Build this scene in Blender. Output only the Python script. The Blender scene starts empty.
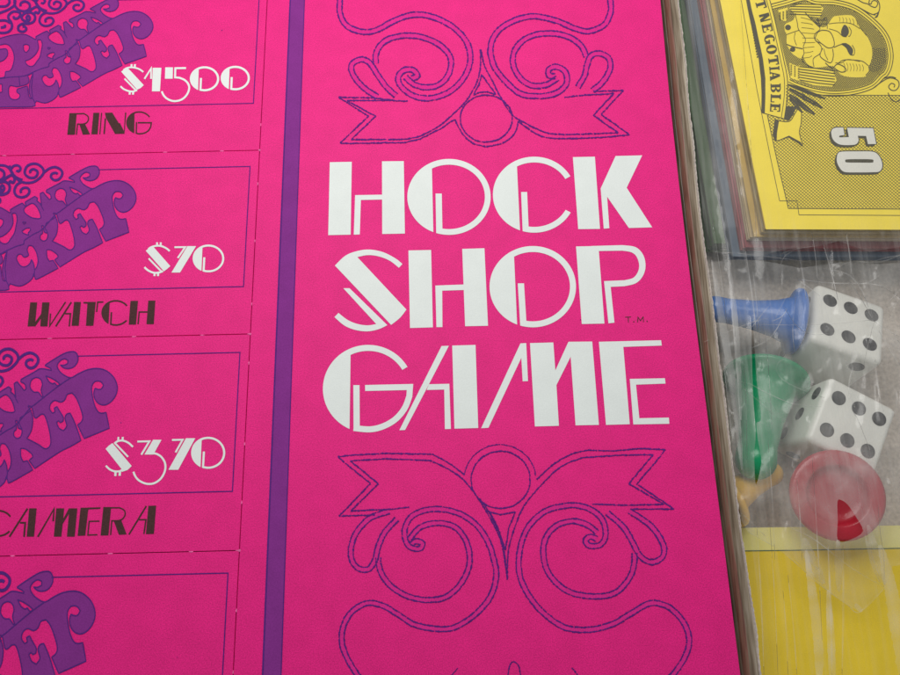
import bpy, bmesh, math, random
from mathutils import Vector, Matrix, noise
from mathutils.geometry import delaunay_2d_cdt

random.seed(7)
C = bpy.context.scene.collection
# ------------------------------------------------------------------ camera model (photo pixels 900x675 -> planes)
FPX = 740.0; HC = 2.2
p_, r_, z_ = math.radians(15.46548275), math.radians(0.10939945), math.radians(-1.33129824)
RM = Matrix.Rotation(z_, 3, 'Z') @ Matrix.Rotation(r_, 3, 'Y') @ Matrix.Rotation(p_, 3, 'X')
def P(x, y, z=0.0):
    d = RM @ Vector((x-450.0, 337.5-y, -FPX))
    t = (HC - z) / -d.z
    return Vector((d.x*t, d.y*t, z))
def T(ox, oy, s, pts): return [(ox+a/s, oy+b/s) for a, b in pts]

# ------------------------------------------------------------------ 2D drawing kit (all in trace pixels)
def crom(pts, closed=False, n=5):
    out = []; m = len(pts)
    rng = range(m if closed else m-1)
    for i in rng:
        if closed: p0, p1, p2, p3 = pts[(i-1) % m], pts[i], pts[(i+1) % m], pts[(i+2) % m]
        else: p0, p1, p2, p3 = pts[max(i-1, 0)], pts[i], pts[i+1], pts[min(i+2, m-1)]
        for k in range(n):
            t = k/n; t2 = t*t; t3 = t2*t
            out.append(tuple(0.5*((2*p1[j]) + (-p0[j]+p2[j])*t + (2*p0[j]-5*p1[j]+4*p2[j]-p3[j])*t2 + (-p0[j]+3*p1[j]-3*p2[j]+p3[j])*t3) for j in (0, 1)))
    if not closed: out.append(tuple(pts[-1]))
    return out
def cromc(pts, n=4, lim=58):
    """closed smoothing that keeps sharp corners sharp"""
    m = len(pts); cor = []
    for i in range(m):
        a, p, b = pts[i-1], pts[i], pts[(i+1) % m]
        t = math.degrees(math.atan2(b[1]-p[1], b[0]-p[0])-math.atan2(p[1]-a[1], p[0]-a[0])); t = (t+180) % 360-180
        if abs(t) > lim: cor.append(i)
    if not cor: return crom(pts, True, n)
    out = []
    for k, i in enumerate(cor):
        j = cor[(k+1) % len(cor)]; seg = []; q = i
        while True:
            seg.append(pts[q % m]); 
            if q % m == j and q != i: break
            q += 1
            if q > i+m: break
        out += crom(seg, False, n)[:-1]
    return out
def resample(pts, step):
    out = [pts[0]]; acc = 0
    for a, b in zip(pts, pts[1:]):
        L = math.hypot(b[0]-a[0], b[1]-a[1])
        if L < 1e-9: continue
        d = step-acc
        while d <= L:
            out.append((a[0]+(b[0]-a[0])*d/L, a[1]+(b[1]-a[1])*d/L)); d += step
        acc = L-(d-step)
    if math.hypot(out[-1][0]-pts[-1][0], out[-1][1]-pts[-1][1]) > step*0.3: out.append(pts[-1])
    return out
def offset(pts, d):
    out = []; m = len(pts)
    for i in range(m):
        a = pts[max(i-1, 0)]; b = pts[min(i+1, m-1)]
        dx, dy = b[0]-a[0], b[1]-a[1]; L = math.hypot(dx, dy) or 1
        dd = d[i] if isinstance(d, list) else d
        out.append((pts[i][0]-dy/L*dd, pts[i][1]+dx/L*dd))
    return out
def ribbon(pts, w, closed=False):
    """quads along a path; w = number or per-point list"""
    if closed: pts = list(pts)+[pts[0]]
    W = w if isinstance(w, list) else [w]*len(pts)
    A = offset(pts, [k/2 for k in W]); B = offset(pts, [-k/2 for k in W])
    return [('+', [A[i], A[i+1], B[i+1], B[i]]) for i in range(len(pts)-1)]
def mitre(pts, w, closed=False):
    """stroke with mitred joins, one quad per segment"""
    m = len(pts); A = []; B = []
    for i in range(m):
        a = pts[(i-1) % m] if (closed or i > 0) else None
        b = pts[(i+1) % m] if (closed or i < m-1) else None
        p = pts[i]; ns = []
        if a: L = math.hypot(p[0]-a[0], p[1]-a[1]); ns.append((-(p[1]-a[1])/L, (p[0]-a[0])/L))
        if b: L = math.hypot(b[0]-p[0], b[1]-p[1]); ns.append((-(b[1]-p[1])/L, (b[0]-p[0])/L))
        nx, ny = sum(k[0] for k in ns), sum(k[1] for k in ns); L = math.hypot(nx, ny) or 1
        nx /= L; ny /= L; c = max(0.35, nx*ns[0][0]+ny*ns[0][1]); h = w/2/c
        A.append((p[0]+nx*h, p[1]+ny*h)); B.append((p[0]-nx*h, p[1]-ny*h))
    return [('+', [A[i], A[(i+1) % m], B[(i+1) % m], B[i]]) for i in range(m if closed else m-1)]
def poly(pts): return [('+', list(pts))]
def hole(pts): return [('-', list(pts))]
def rough(pts, w, seed, jit=0.5, gap=0.012, step=.8, closed=False):
    """hand printed line: wavering width and place, now and then broken"""
    rr = random.Random(seed)
    if closed: pts = list(pts)+[pts[0]]
    q = resample(pts, step); out = []
    o = 0; W = []; D = []
    for i in range(len(q)):
        o = o*0.6+rr.uniform(-1, 1)*jit*0.8; D.append(o*0.5)
        W.append(w*(1+rr.uniform(-.5, .55)))
    q2 = offset(q, D)
    A = offset(q2, [k/2 for k in W]); B = offset(q2, [-k/2 for k in W])
    for i in range(len(q2)-1):
        if rr.random() > gap: out.append(('+', [A[i], A[i+1], B[i+1], B[i]]))
    return out
def ell(cx, cy, rx, ry, t0, t1, n=28):
    return [(cx+rx*math.sin(math.radians(t0+(t1-t0)*i/n)), cy-ry*math.cos(math.radians(t0+(t1-t0)*i/n))) for i in range(n+1)]
def band(cx, cy, rx, ry, w, t0, t1, n=28):
    o = ell(cx, cy, rx, ry, t0, t1, n); i_ = ell(cx, cy, rx-w, ry-w, t0, t1, n)
    return [('+', [o[k], o[k+1], i_[k+1], i_[k]]) for k in range(n)]
def Og(cx, cy, rx, ry, w, ct, cb, ft, fb, fw=None, opening=None):
    """deco round letter: filled left segment, thin ring, short foot"""
    fw = fw or w
    tt = -math.degrees(math.asin(max(-1, min(1, (cx-ct)/rx))))
    tb = -180+math.degrees(math.asin(max(-1, min(1, (cx-cb)/rx))))
    s = poly(ell(cx, cy, rx, ry, tt, tb, 40))
    tf = 180+math.degrees(math.asin(max(-1, min(1, (cx-fb)/rx))))
    tt -= 9
    if opening: s += band(cx, cy, rx, ry, w, tt, opening[0]) + (band(cx, cy, rx, ry, w, opening[1], tf) if opening[1] else [])
    else: s += band(cx, cy, rx, ry, w, tt, tf, 56)
    yb = cy+ry*math.sqrt(max(0, 1-((fb-cx)/rx)**2))
    s += poly([(ft[0], ft[1]), (ft[0]+fw, ft[1]), (fb+fw, yb-w*0.5), (fb+fw*.5, yb), (fb, yb-0.2)])
    return s
def X(ox, oy, s, shapes): return [(k, T(ox, oy, s, p)) for k, p in shapes]

def inpoly(x, y, pg):
    c = False; j = len(pg)-1
    for i in range(len(pg)):
        if (pg[i][1] > y) != (pg[j][1] > y) and x < (pg[j][0]-pg[i][0])*(y-pg[i][1])/(pg[j][1]-pg[i][1])+pg[i][0]: c = not c
        j = i
    return c
def cdt(shapes):
    """union of '+' outlines minus '-' outlines, as triangles"""
    vs = []; es = []; pol = []
    for k, p in shapes:
        q = []
        for a in p:
            if not q or abs(a[0]-q[-1][0])+abs(a[1]-q[-1][1]) > 1e-4: q.append(a)
        if len(q) > 2 and abs(q[0][0]-q[-1][0])+abs(q[0][1]-q[-1][1]) < 1e-4: q.pop()
        if len(q) < 3: continue
        b = len(vs); n = len(q); vs += [Vector(a) for a in q]; es += [(b+i, b+(i+1) % n) for i in range(n)]; pol.append((k, q))
    v, e, f, ov, oe, of = delaunay_2d_cdt(vs, es, [], 0, 1e-4, False)
    S = 4.0; grid = {}; big = []
    for i, (k, q) in enumerate(pol):
        x0 = int(min(a[0] for a in q)//S); x1 = int(max(a[0] for a in q)//S); y0 = int(min(a[1] for a in q)//S); y1 = int(max(a[1] for a in q)//S)
        if (x1-x0+1)*(y1-y0+1) > 400: big.append(i); continue
        for x in range(x0, x1+1):
            for y in range(y0, y1+1): grid.setdefault((x, y), []).append(i)
    out = []
    for t in f:
        cx = sum(v[i].x for i in t)/3; cy = sum(v[i].y for i in t)/3; keep = False; cut = False
        for i in grid.get((int(cx//S), int(cy//S)), []) + big:
            k, q = pol[i]
            if k == '+' and keep: continue
            if inpoly(cx, cy, q):
                if k == '+': keep = True
                else: cut = True; break
        if keep and not cut: out.append(t)
    return v, out

MATS = {}
def link(name, me, mats, parent=None):
    o = bpy.data.objects.new(name, me); C.objects.link(o)
    for m in mats: me.materials.append(m)
    if parent: o.parent = parent
    return o
def ink(name, layers, parent, mp=None, org=(0, 0)):
    """layers = [(shapes, height, material)]; printed ink as ONE mesh. mp maps trace px -> world"""
    verts = []; faces = []; mi = []; mats = []
    mp = mp or (lambda x, y, z: P(x, y, z))
    for n, (sh, z, m) in enumerate(layers):
        v, f = cdt(sh); b = len(verts)
        for a in v:
            w = mp(a.x, a.y, z); verts.append((w.x-org[0], w.y-org[1], w.z))
        for t in f:
            t = [b+i for i in t]
            a, b2, c = (Vector(verts[t[k]]) for k in range(3))
            if (b2-a).cross(c-a).z < 0: t.reverse()
            faces.append(t); mi.append(n)
        mats.append(m)
    me = bpy.data.meshes.new(name); me.from_pydata(verts, [], faces); me.update()
    o = link(name, me, mats, parent)
    for p, k in zip(me.polygons, mi): p.material_index = k
    return o
def bm_obj(name, bm, mats, parent=None, smooth=False):
    bmesh.ops.recalc_face_normals(bm, faces=bm.faces)
    me = bpy.data.meshes.new(name); bm.to_mesh(me); bm.free()
    if smooth:
        for p in me.polygons: p.use_smooth = True
    return link(name, me, mats if isinstance(mats, list) else [mats], parent)
def slab_bm(bm, pts, z0, z1, bev=0.0):
    """closed prism over an outline (world xy)"""
    ar = sum(pts[i][0]*pts[(i+1) % len(pts)][1]-pts[(i+1) % len(pts)][0]*pts[i][1] for i in range(len(pts)))
    if ar < 0: pts = pts[::-1]
    n = len(pts); rings = []
    def ins(d):
        out = []
        for i in range(n):
            a, p, b = Vector(pts[i-1]), Vector(pts[i]), Vector(pts[(i+1) % n])
            e1 = (p-a).normalized(); e2 = (b-p).normalized()
            nn = Vector((-e1.y-e2.y, e1.x+e2.x)); nn.normalize()
            c = max(.3, nn.dot(Vector((-e1.y, e1.x)))); out.append(p+nn*(d/c))
        return out
    lv = [(0, z0), (0, z1-bev), (bev*.35, z1-bev*.3), (bev, z1)] if bev else [(0, z0), (0, z1)]
    for d, z in lv: rings.append([bm.verts.new((q.x, q.y, z)) for q in ins(d)])
    for A, B in zip(rings, rings[1:]):
        for i in range(n): bm.faces.new((A[i], A[(i+1) % n], B[(i+1) % n], B[i]))
    bm.faces.new(rings[-1]); bm.faces.new(rings[0][::-1])
def thing(name, label, cat, loc=(0, 0, 0), group=None):
    o = bpy.data.objects.new(name, None); C.objects.link(o); o.location = loc
    o.empty_display_size = .05
    o['label'] = label; o['category'] = cat
    if group: o['group'] = group
    return o
def tag(o, label, cat, group=None):
    o['label'] = label; o['category'] = cat
    if group: o['group'] = group

# ------------------------------------------------------------------ materials
def nd(nt, t, loc=None, **k):
    n = nt.nodes.new(t)
    for a, b in k.items(): setattr(n, a, b)
    return n
def paper(name, col, var=.13, rough_=.75, bump=.2, fine=260, spec=.1, mott=.06):
    m = bpy.data.materials.new(name); m.use_nodes = True; nt = m.node_tree; L = nt.links.new
    b = nt.nodes['Principled BSDF']; b.inputs['Roughness'].default_value = rough_
    b.inputs['Specular IOR Level'].default_value = spec
    g = nd(nt, 'ShaderNodeNewGeometry')
    n1 = nd(nt, 'ShaderNodeTexNoise'); n1.inputs['Scale'].default_value = fine; n1.inputs['Detail'].default_value = 3
    n2 = nd(nt, 'ShaderNodeTexNoise'); n2.inputs['Scale'].default_value = 14; n2.inputs['Detail'].default_value = 5
    n3 = nd(nt, 'ShaderNodeTexNoise'); n3.inputs['Scale'].default_value = 1.0; n3.inputs['Detail'].default_value = 3
    mpp = nd(nt, 'ShaderNodeMapping'); mpp.inputs['Scale'].default_value = (fine*.9, fine*.12, 1)
    for n in (n1, n2): L(g.outputs['Position'], n.inputs['Vector'])
    L(g.outputs['Position'], mpp.inputs['Vector']); L(mpp.outputs[0], n3.inputs['Vector'])
    def mr(src, lo, hi):
        r = nd(nt, 'ShaderNodeMapRange'); r.inputs['From Min'].default_value = .3; r.inputs['From Max'].default_value = .7
        r.inputs['To Min'].default_value = lo; r.inputs['To Max'].default_value = hi; L(src, r.inputs['Value']); return r.outputs[0]
    a = mr(n1.outputs['Fac'], 1-var, 1+var); c = mr(n2.outputs['Fac'], 1-mott, 1+mott)
    mu = nd(nt, 'ShaderNodeMath', operation='MULTIPLY'); L(a, mu.inputs[0]); L(c, mu.inputs[1])
    vm = nd(nt, 'ShaderNodeVectorMath', operation='SCALE'); vm.inputs[0].default_value = col; L(mu.outputs[0], vm.inputs['Scale'])
    L(vm.outputs[0], b.inputs['Base Color'])
    ad = nd(nt, 'ShaderNodeMath', operation='ADD'); L(n1.outputs['Fac'], ad.inputs[0]); L(n3.outputs['Fac'], ad.inputs[1])
    bp = nd(nt, 'ShaderNodeBump'); bp.inputs['Strength'].default_value = bump; bp.inputs['Distance'].default_value = .002
    L(ad.outputs[0], bp.inputs['Height']); L(bp.outputs[0], b.inputs['Normal'])
    return m
def film(name, haze, streak, sx=55, sy=2.2, gloss=.5, rough_=.12, tint=(1.0, .965, .92)):
    """thin plastic: clear, partly hazy, glossy, reflection streaks painted in as pale haze; the mesh attribute 'scuff' scales the haze from place to place"""
    m = bpy.data.materials.new(name); m.use_nodes = True; nt = m.node_tree; L = nt.links.new
    nt.nodes.remove(nt.nodes['Principled BSDF']); out = nt.nodes['Material Output']
    g = nd(nt, 'ShaderNodeNewGeometry')
    mp = nd(nt, 'ShaderNodeMapping'); mp.inputs['Scale'].default_value = (sx, sy, 1); mp.inputs['Rotation'].default_value = (0, 0, math.radians(-4))
    L(g.outputs['Position'], mp.inputs['Vector'])
    n = nd(nt, 'ShaderNodeTexNoise'); n.inputs['Scale'].default_value = 1; n.inputs['Detail'].default_value = 4; n.inputs['Distortion'].default_value = .4
    L(mp.outputs[0], n.inputs['Vector'])
    n2 = nd(nt, 'ShaderNodeTexNoise'); n2.inputs['Scale'].default_value = 7; n2.inputs['Detail'].default_value = 3
    L(g.outputs['Position'], n2.inputs['Vector'])
    r = nd(nt, 'ShaderNodeMapRange'); r.inputs['From Min'].default_value = .45; r.inputs['From Max'].default_value = .78
    r.inputs['To Min'].default_value = haze; r.inputs['To Max'].default_value = haze+streak; L(n.outputs['Fac'], r.inputs['Value'])  # stretched noise paints pale reflection streaks into the haze
    r2 = nd(nt, 'ShaderNodeMapRange'); r2.inputs['From Min'].default_value = .3; r2.inputs['From Max'].default_value = .7
    r2.inputs['To Min'].default_value = .7; r2.inputs['To Max'].default_value = 1.25; L(n2.outputs['Fac'], r2.inputs['Value'])
    mu = nd(nt, 'ShaderNodeMath', operation='MULTIPLY'); L(r.outputs[0], mu.inputs[0]); L(r2.outputs[0], mu.inputs[1])
    at = nd(nt, 'ShaderNodeAttribute'); at.attribute_name = 'scuff'
    mu2 = nd(nt, 'ShaderNodeMath', operation='MULTIPLY'); L(mu.outputs[0], mu2.inputs[0]); L(at.outputs['Fac'], mu2.inputs[1])
    tr = nd(nt, 'ShaderNodeBsdfTransparent'); df = nd(nt, 'ShaderNodeBsdfDiffuse'); df.inputs['Color'].default_value = (*tint, 1)
    tl = nd(nt, 'ShaderNodeBsdfTranslucent'); tl.inputs['Color'].default_value = (*tint, 1)
    md = nd(nt, 'ShaderNodeMixShader'); md.inputs[0].default_value = .35; L(df.outputs[0], md.inputs[1]); L(tl.outputs[0], md.inputs[2])
    gl = nd(nt, 'ShaderNodeBsdfGlossy'); gl.inputs['Roughness'].default_value = rough_; gl.inputs['Color'].default_value = (gloss, gloss, gloss, 1)
    m1 = nd(nt, 'ShaderNodeMixShader'); L(mu2.outputs[0], m1.inputs[0]); L(tr.outputs[0], m1.inputs[1]); L(md.outputs[0], m1.inputs[2])
    fr = nd(nt, 'ShaderNodeFresnel'); ior = nd(nt, 'ShaderNodeMapRange'); ior.inputs['To Min'].default_value = 1.4; ior.inputs['To Max'].default_value = 1/1.4
    L(g.outputs['Backfacing'], ior.inputs['Value']); L(ior.outputs[0], fr.inputs['IOR'])
    m2 = nd(nt, 'ShaderNodeMixShader'); L(fr.outputs[0], m2.inputs[0]); L(m1.outputs[0], m2.inputs[1]); L(gl.outputs[0], m2.inputs[2])
    L(m2.outputs[0], out.inputs['Surface'])
    return m
def plastic(name, col, rough_=.3, trans=0.0):
    m = bpy.data.materials.new(name); m.use_nodes = True; b = m.node_tree.nodes['Principled BSDF']
    b.inputs['Base Color'].default_value = (*col, 1); b.inputs['Roughness'].default_value = rough_
    b.inputs['Subsurface Weight'].default_value = trans; b.inputs['Subsurface Radius'].default_value = (.05, .05, .05)
    b.inputs['Subsurface Scale'].default_value = .3
    nt = m.node_tree; n = nd(nt, 'ShaderNodeTexNoise'); n.inputs['Scale'].default_value = 25
    bp = nd(nt, 'ShaderNodeBump'); bp.inputs['Strength'].default_value = .08; bp.inputs['Distance'].default_value = .01
    nt.links.new(n.outputs['Fac'], bp.inputs['Height']); nt.links.new(bp.outputs[0], b.inputs['Normal'])
    return m

PINK = (.81, .015, .215)
M_pink = paper('pink_card', PINK, var=.24, spec=.22, rough_=.6, bump=.16, fine=290, mott=.05)
M_core = paper('card_core', (.48, .04, .15), var=.3)
M_nick = paper('torn_card_fibre', (.82, .16, .40), var=.3)
M_white = paper('white_ink', (.80, .83, .79), var=.03, mott=.02)
M_purple = paper('purple_ink', (.235, .032, .245), var=.10)
M_indigo = paper('indigo_ink', (.095, .022, .20), var=.15)
M_line = paper('violet_line_ink', (.105, .018, .19), var=.25)
M_tint = paper('violet_tint_ink', (.72, .025, .25), var=.15)
M_brown = paper('brown_ink', (.075, .032, .032), var=.2)
M_bill = paper('yellow_bill', (.99, .775, .115), var=.03, rough_=.6, bump=.1, mott=.03)
M_grey = paper('grey_bill_ink', (.125, .115, .085), var=.15)
M_cream = paper('numeral_cream', (.80, .77, .68), var=.03, mott=.02)
M_wall = paper('brown_board', (.20, .14, .11), var=.25, fine=90)
M_floor = paper('grey_board', (.60, .52, .44), var=.2, fine=80, mott=.1)

# ================================================================== THE PUNCH-OUT BOARD
board = thing('punch_out_board', 'bright pink card board printed with a white three-line game title and punch-out pawn tickets', 'game board')
xs = [P(262.2, 100).x, P(251.4, 332).x, P(236, 605).x, P(232.6, 671).x]; XP = sum(xs)/4
def rowline(a, b): A = P(*a); B = P(*b); return (A.y+B.y)/2
YR = [rowline((20, 155.5), (250, 150.2)), rowline((20, 339.5), (245, 333.8)), rowline((20, 556.8), (235, 549.7))]
per = ((YR[0]-YR[1])+(YR[1]-YR[2]))/2
G = .0010       # half width of a die cut
TH = .022
def rect(x0, x1, y0, y1): return [(x0, y0), (x1, y0), (x1, y1), (x0, y1)]
bm = bmesh.new()
edge = [P(*q) for q in ((640, -190), (652, -80), (660.5, 0), (669, 90), (678.7, 180), (693, 300), (710.7, 440), (726, 560), (740.5, 675), (758, 800), (776, 930))]
slab_bm(bm, [(XP+G, edge[-1].y), ] + [(e.x, e.y) for e in reversed(edge)] + [(XP+G, edge[0].y)], -.010, 0, .0012)
title_panel = bm_obj('title_panel', bm, [M_pink], board)
bm = bmesh.new(); slab_bm(bm, [(-2.1, edge[-1].y)] + [(e.x-.003, e.y) for e in reversed(edge)] + [(-2.1, edge[0].y)], -TH, -.0102)
bm_obj('backing_sheet', bm, [M_core], board)
# purple stripe
S = poly([(289.8, -120), (306.0, -120), (301.6, 100), (281.9, 675), (277, 830), (255.5, 830), (261.8, 675), (285.6, 100)])
SL = P(289.6, 0).x, P(285.6, 100).x, P(262, 675).x; SR = P(301.3, 100).x, P(281.9, 675).x
sl = sum(SL)/3; sr = sum(SR)/2
bmv = [(sl, 2.3), (sr, 2.3), (sr, -1.2), (sl, -1.2)]
me = bpy.data.meshes.new('stripe'); e = .0042
me.from_pydata([(x, y, .0007) for x, y in bmv] + [(sl-.0003, 2.3, .0013), (sl+e, 2.3, .0013), (sl+e, -1.2, .0013), (sl-.0003, -1.2, .0013), (sr-e*.7, 2.3, .0013), (sr, 2.3, .0013), (sr, -1.2, .0013), (sr-e*.7, -1.2, .0013)], [], [(3, 2, 1, 0), (7, 6, 5, 4), (11, 10, 9, 8)])
o = link('stripe', me, [M_purple, M_indigo], board)
for k in (1, 2): me.polygons[k].material_index = 1

# ---- title lettering
t1 = lambda p: T(310, 140, 4.5, p)
t2 = lambda p: T(480, 140, 4.5, p)
t3 = lambda p: T(310, 290, 4.5, p)
t4 = lambda p: T(480, 290, 4.5, p)
title = []
title += poly(t1([(89, 100), (188, 98), (183, 426), (82, 428)]))
title += poly(t1([(203, 248), (325, 246), (325, 268), (229, 270), (224, 425), (197, 426)]))
title += poly(t1([(324, 96), (422, 95), (427, 421), (325, 423)]))
title += X(310, 140, 4.5, Og(625.5, 256, 187.5, 171, 26, 548, 555, (565, 241), 568, 28))
title += X(480, 140, 4.5, Og(244, 246, 186, 171, 26, 165, 180, (185, 234), 192, 27, (61, 118)))
title += poly(t2([(418, 77), (517, 75), (540, 400), (442, 401)]))
title += poly(t2([(610, 72), (730, 69), (660, 215), (775, 393), (670, 396), (572, 255), (582, 397), (557, 399), (543, 218)]))
sarc = crom([(112, 565), (160, 520), (215, 499), (270, 493), (330, 505), (385, 533), (416, 558)])
sin_ = crom([(400, 575), (360, 544), (310, 524), (260, 518), (213, 527)])
send = crom([(434, 763), (405, 800), (365, 832)])
title += poly(t1(sarc+sin_+send))
title += poly(t3([(150, -8), (178, -8), (348, 158)] + crom([(348, 158), (310, 176), (260, 186), (205, 180), (155, 160), (110, 122)])[1:] + crom([(128, 103), (170, 135), (215, 153), (260, 159), (298, 153)])))
title += poly(t1([(443, 497), (545, 495), (553, 843), (450, 846)]))
title += poly(t1([(564, 655), (695, 650), (695, 675), (595, 678), (596, 842), (569, 842)]))
title += poly(t1([(685, 490), (785, 487), (801, 836), (698, 838)]))
title += X(480, 140, 4.5, Og(237.5, 660, 194.5, 183, 27, 152, 167, (170, 645), 181, 28))
title += poly(t2([(432, 479), (533, 477), (560, 826), (458, 828)]))
title += poly(t2([(500, 477)] + crom([(640, 473), (700, 482), (735, 518), (745, 570), (731, 615), (700, 645), (650, 658)]) + [(588, 661), (605, 822), (578, 825), (558, 635)] + crom([(650, 631), (690, 620), (711, 592), (716, 560), (704, 524), (680, 505), (640, 498)]) + [(500, 500)]))
title += X(310, 290, 4.5, Og(262, 445, 204, 198, 27, 183, 178, (195, 428), 196, 28, (60, None)))
title += X(310, 290, 4.5, mitre([(248, 441), (450, 436.5)] + crom([(447, 478), (426, 532), (385, 581), (330, 613), (270, 627), (196, 621)], n=6), 27))
title += poly(t3([(592, 252), (625, 251), (428, 630), (402, 631)]))
title += poly(t3([(535, 424), (627, 422), (634, 625), (607, 626), (604, 448), (525, 450)]))
title += poly(t3([(640, 250), (745, 247), (757, 621), (650, 624)]))
title += poly(t4([(182, 240), (208, 239), (216, 410), (192, 411), (186, 305), (38, 620), (5, 622)]))
title += poly(t4([(225, 239), (330, 236), (339, 362), (398, 233), (505, 232), (535, 607), (430, 609), (408, 300), (344, 428), (355, 611), (247, 614)]))
title += poly(t4([(535, 233), (815, 226), (818, 250), (645, 256), (674, 604), (567, 607)]))
title += poly(t4([(674, 400), (832, 397), (835, 421), (702, 426), (717, 577), (850, 574), (852, 602), (690, 605)]))
ink('title_lettering', [(title, .0008, M_white)], board)
tm = mitre(t4([(653, 122), (680, 121)]), .8)+mitre(t4([(667, 122), (668, 146)]), .8)+mitre(t4([(709, 145), (711, 122), (722, 138), (734, 121), (736, 144)]), .8)
for q in ((692, 143), (752, 141)): tm += poly(t4(ell(q[0], q[1], 3, 3, 0, 330, 8)))
ink('trademark_letters', [(tm, .0008, M_brown)], board)

# ---- scroll ornaments
def orn(ox, oy, s, bands, strokes, w=5.0, seed=1):
    ln = []; ti = []
    for i, c in enumerate(bands):
        c = crom(T(ox, oy, s, c)); c = resample(c, 1.3)
        ww = w
        ln += rough(offset(c, ww/2), 1.32, seed*50+i*2) + rough(offset(c, -ww/2), 1.32, seed*50+i*2+1)
        ti += ribbon(resample(c, 3), ww-.6)
    for i, (c, sm) in enumerate(strokes):
        c = T(ox, oy, s, c)
        ln += rough(crom(c) if sm else c, 1.32, seed*77+i)
    return ln, ti
U1 = orn(320, 0, 4.5, [
    [(112, -110), (98, -50), (90, 0), (90, 60), (120, 115), (190, 143), (260, 133), (340, 90), (430, 65), (520, 80), (610, 130), (665, 200), (675, 280), (640, 360), (570, 420), (480, 442), (410, 425), (362, 385), (352, 345), (380, 315), (420, 315), (438, 342), (412, 352)],
    [(250, 285), (255, 230), (300, 180), (380, 160), (460, 167), (540, 203), (588, 262), (580, 330), (540, 378), (480, 393), (420, 378), (385, 345)],
    [(258, 436), (195, 392), (148, 335), (143, 290), (185, 267), (225, 285), (262, 340), (300, 392), (342, 430)]],
    [([(330, 450), (240, 440), (85, 437), (218, 522), (90, 645), (250, 643), (380, 641), (450, 625), (540, 580), (607, 537)], 0),
     ([(395, 455), (300, 452), (120, 452), (250, 522), (140, 628), (370, 627)], 0),
     ([(370, 627), (440, 615), (530, 570), (600, 512), (660, 450), (705, 370), (722, 300), (722, 222)], 1),
     ([(607, 537), (640, 600), (690, 645), (745, 658)], 1)], seed=1)
U2 = orn(460, 0, 4.5, [
    [(640, -90), (662, -40), (676, 0), (678, 50), (650, 110), (580, 140), (510, 125), (440, 95), (340, 73), (250, 90), (170, 140), (138, 210), (150, 290), (200, 360), (270, 420), (350, 432), (430, 420), (478, 378), (475, 325), (435, 300), (400, 312), (402, 340), (430, 342)],
    [(568, 255), (545, 205), (480, 162), (400, 150), (320, 162), (260, 205), (237, 270), (262, 340), (320, 383), (390, 380), (440, 350)],
    [(530, 392), (560, 340), (572, 290), (588, 252), (625, 240), (668, 260), (675, 310), (640, 370), (595, 408)]],
    [([(600, 411), (735, 406), (635, 515), (765, 607), (640, 618), (500, 623)], 0),
     ([(500, 623), (400, 620), (330, 595), (262, 545)], 1),
     ([(470, 438), (560, 428), (692, 420), (600, 518), (712, 597), (600, 602), (500, 604)], 0),
     ([(500, 604), (400, 600), (310, 562), (240, 520), (190, 450), (150, 372), (110, 295), (95, 222)], 1),
     ([(98, 335), (85, 380), (60, 428), (85, 416), (120, 413), (162, 425), (125, 375), (98, 335)], 0),
     ([(262, 545), (245, 600), (190, 645), (118, 660)], 1)], seed=2)
rup = rough(ell(486.2, 118.5, 26, 23.5, 0, 360, 60), 1.3, 5)
L1 = orn(320, 435, 4.822, [
    [(440, 528), (462, 512), (495, 522), (480, 548), (435, 540), (410, 500), (412, 440), (445, 390), (510, 362), (590, 358), (680, 382), (760, 440), (812, 520), (838, 600), (850, 682), (820, 782), (740, 872), (640, 930), (540, 932), (450, 912), (380, 868), (300, 822), (220, 812), (140, 867), (105, 962), (120, 1052), (180, 1157), (215, 1200)],
    [(432, 500), (470, 455), (520, 430), (590, 425), (660, 450), (708, 520), (722, 600), (705, 672), (655, 745), (590, 787), (510, 795), (430, 780), (350, 735), (300, 675), (283, 620), (281, 590)],
    [(335, 368), (245, 398), (182, 460), (150, 540), (155, 608), (190, 645), (235, 645), (266, 600), (280, 540), (312, 470), (372, 404)]],
    [([(265, 386), (92, 390), (243, 234), (85, 105), (140, 98), (320, 88), (540, 92)], 0),
     ([(540, 92), (620, 135), (695, 190)], 1),
     ([(430, 348), (350, 357), (148, 366), (282, 235), (145, 124), (320, 115), (530, 122)], 0),
     ([(530, 122), (610, 160), (690, 215), (780, 330), (868, 500), (895, 640)], 1)], w=4.9, seed=3)
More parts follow.
